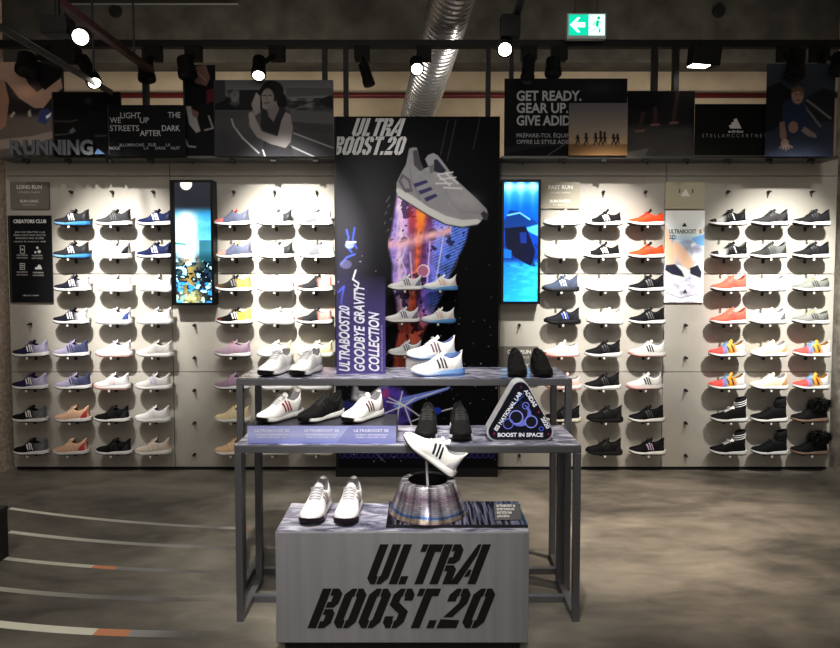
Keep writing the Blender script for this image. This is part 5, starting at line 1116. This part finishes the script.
ringm(516, 417, 6.8, 6.8, (22, 24, 40), 'printed_disc', -.0051); ringm(508, 423.5, 5.2, 5.2, (22, 24, 40), 'printed_disc', -.0051); ringm(531, 421.5, 6, 6, (22, 24, 40), 'printed_disc', -.0051)
ringm(516, 417, 7.3, 1.3, (150, 160, 236)); ringm(508, 423.5, 5.6, 1.2, (110, 120, 220)); ringm(531, 421.5, 6.6, 1.3, (140, 150, 232)); ringm(525.5, 405.5, 3.8, 1, (120, 130, 226)); ringm(541, 428.5, 2.4, .8, (90, 110, 220))
mb = MB(); p = T(518.5, 400, TY)
for (xa, za, xb, zb_, w) in ((-5, -5, 5, 5, 2.2), (-3, 3.2, 3, -2.4, 1.6), (1.5, 4.5, 5.2, 7.5, 2.4)): mb.bar((p.x-cx_+xa*k, -.0052, p.z-LH+za*k), (p.x-cx_+xb*k, -.0052, p.z-LH+zb_*k), w*k, .0006)
mb.build('printed_satellite', M((90, 140, 236), .5, emit=.2), host(t))
for px, py in ((521, 387), (494, 433.5), (548, 434), (538.5, 412)):
    mb = MB(); p = T(px, py, TY); mb.bar((p.x-cx_-1.6*k, -.0052, p.z-LH), (p.x-cx_+1.6*k, -.0052, p.z-LH), .9*k, .0006); mb.bar((p.x-cx_, -.0052, p.z-LH-1.6*k), (p.x-cx_, -.0052, p.z-LH+1.6*k), .9*k, .0006); mb.build('printed_star', M((170, 50, 90), .5), host(t))
# ------------------------------------------------------------------ low dark bench at the left edge
Y1 = 3.38; xr = TX(8.5, 540, Y1); hb = TZ(505.5, Y1)
t = thing('low_bench', (xr-.4, 3.1, 0), 'corner of a low dark bench at the left edge', 'bench')
MB().box(-.4, .4, -.28, .28, .0, hb-.02, .004).build('bench_body', M((46, 45, 44), .6), t); MB().box(-.405, .402, -.285, .283, hb-.02, hb, .003).build('bench_top', M((58, 57, 56), .5), t)
# ------------------------------------------------------------------ lane lines on the floor; streaks of light and its fade painted in
def floorpt(px, py):
    dx = (px-420)/F; dy = (PCY-py)/F; wy = math.cos(TILT)+dy*math.sin(TILT); wz = -math.sin(TILT)+dy*math.cos(TILT); s_ = -CAMZ/wz
    return Vector((dx*s_, wy*s_, 0))
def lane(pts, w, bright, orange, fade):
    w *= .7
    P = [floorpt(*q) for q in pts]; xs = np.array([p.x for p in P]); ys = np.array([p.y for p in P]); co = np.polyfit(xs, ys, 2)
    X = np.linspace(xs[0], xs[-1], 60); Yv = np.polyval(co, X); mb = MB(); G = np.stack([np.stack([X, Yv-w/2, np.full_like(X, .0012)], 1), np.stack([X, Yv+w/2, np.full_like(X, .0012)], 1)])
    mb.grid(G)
    m, N, K, b = newmat('lane_light_fade'); tc = N.new('ShaderNodeTexCoord'); sx = N.new('ShaderNodeSeparateXYZ'); K.new(tc.outputs['Object'], sx.inputs[0]); mr = N.new('ShaderNodeMapRange'); mr.inputs['From Min'].default_value = X[0]; mr.inputs['From Max'].default_value = X[-1]; K.new(sx.outputs['X'], mr.inputs['Value'])  # white-to-grey ramp puts the fading of the light into the colour
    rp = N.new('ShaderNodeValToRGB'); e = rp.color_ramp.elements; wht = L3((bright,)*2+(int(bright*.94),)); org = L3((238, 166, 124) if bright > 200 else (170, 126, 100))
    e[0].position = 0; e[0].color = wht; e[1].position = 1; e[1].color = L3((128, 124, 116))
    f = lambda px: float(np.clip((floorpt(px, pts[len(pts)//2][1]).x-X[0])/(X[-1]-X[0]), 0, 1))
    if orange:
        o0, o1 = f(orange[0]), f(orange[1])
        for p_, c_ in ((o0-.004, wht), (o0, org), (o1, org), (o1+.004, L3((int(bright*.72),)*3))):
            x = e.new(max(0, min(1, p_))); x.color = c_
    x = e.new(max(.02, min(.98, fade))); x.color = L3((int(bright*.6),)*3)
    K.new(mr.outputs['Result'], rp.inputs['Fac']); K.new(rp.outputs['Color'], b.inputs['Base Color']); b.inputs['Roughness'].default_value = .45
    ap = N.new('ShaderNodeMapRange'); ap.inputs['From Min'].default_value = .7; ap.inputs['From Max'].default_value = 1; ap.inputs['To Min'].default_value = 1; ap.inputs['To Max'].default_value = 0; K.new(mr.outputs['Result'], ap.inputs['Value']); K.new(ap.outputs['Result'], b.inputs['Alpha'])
    mb.build('lane_streak', m, fl)
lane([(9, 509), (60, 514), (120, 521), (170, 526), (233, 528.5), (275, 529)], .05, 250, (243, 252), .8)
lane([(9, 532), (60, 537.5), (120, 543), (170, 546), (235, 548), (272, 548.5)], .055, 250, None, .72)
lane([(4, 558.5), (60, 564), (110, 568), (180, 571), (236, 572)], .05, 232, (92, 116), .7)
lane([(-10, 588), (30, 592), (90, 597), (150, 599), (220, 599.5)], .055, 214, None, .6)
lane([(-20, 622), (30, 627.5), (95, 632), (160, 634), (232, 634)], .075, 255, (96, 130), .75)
# ------------------------------------------------------------------ light
w = bpy.data.worlds.new('shop_ambient'); SC.world = w; w.use_nodes = True
bg = w.node_tree.nodes['Background']; bg.inputs[0].default_value = (1.0, .95, .88, 1); bg.inputs[1].default_value = .10
def spot(name, loc, to, power, ang, blend=.6, size=.05, col=(1, .95, .87)):
    l = bpy.data.lights.new(name, 'SPOT'); l.energy = power; l.spot_size = math.radians(ang); l.spot_blend = blend; l.shadow_soft_size = size; l.color = col
    o = bpy.data.objects.new(name, l); COL.objects.link(o); o.location = loc; o.rotation_euler = (Vector(to)-Vector(loc)).to_track_quat('-Z', 'Y').to_euler(); return o
def area(name, loc, to, power, sx, sy, col=(1, .95, .88)):
    l = bpy.data.lights.new(name, 'AREA'); l.shape = 'RECTANGLE'; l.size = sx; l.size_y = sy; l.energy = power; l.color = col
    o = bpy.data.objects.new(name, l); COL.objects.link(o); o.location = loc; o.rotation_euler = (Vector(to)-Vector(loc)).to_track_quat('-Z', 'Y').to_euler(); return o
LZ = 3.5; SPC = (1, .97, .92)
for px, py, pw_, sz in ((124, 286, 820, 31), (292, 268, 1050, 31), (596, 286, 820, 32), (772, 298, 880, 33)):
    tg = T(px, py, WY); spot('wall_spot', (tg.x, 3.1, LZ), tg, pw_, sz, 1, .045, SPC)
for px, pw_ in ((70, 55), (215, 45), (420, 120), (650, 50), (800, 50)):
    tg = T(px, 390, WY); spot('wall_wash', (tg.x, 3.1, 3.5), tg, pw_, 66, 1, .05, SPC)
spot('table_spot', (-.55, 1.7, 3.5), (-.45, 3.05, .8), 330, 34, .8, .05); spot('table_spot', (.35, 1.9, 3.5), (.25, 3.05, .8), 230, 34, .8, .05)
spot('plinth_spot', (-.2, 1.0, 3.4), (-.15, 2.6, .5), 130, 24, .8, .05)
spot('floor_spot', (1.7, 2.6, 3.6), (1.5, 3.75, 0), 620, 42, 1, .08, (1, .86, .72))
spot('front_fill', (-.1, -.9, 2.5), (-.07, 2.5, .25), 75, 24, 1, .1, (1, .96, .94)); spot('lane_fill', (-1.9, 1.2, 3.9), (-1.9, 2.5, 0), 110, 36, 1, .1)  # added lamps without fixtures: brighten the plinth front and the floor streaks
spot('duct_fill', (.75, 5.0, 2.7), (.2, 5.5, 3.45), 26, 70, 1, .1)  # unseen lamp added to brighten the foil duct
area('ceiling_fill', (0, 1.0, 4.0), (0, 2.6, 0), 20, 5, 2)
area('header_fill', (-.3, 2.0, 3.2), (-.3, 4.7, 2.75), 15, 5, .6)
area('shop_fill', (0, -1.3, 1.9), (0, 2.6, .4), 24, 4, 1.2)
for sx in (-1.9, 1.9): area('back_fill', (sx, 5.25, 2.75), (sx, 6.7, 3.4), 16, 3.2, .3, (1, .93, .82))
bg.inputs[1].default_value = .06
SC.view_settings.view_transform = 'Standard'; SC.view_settings.look = 'None'; SC.view_settings.exposure = .35; SC.view_settings.gamma = .84
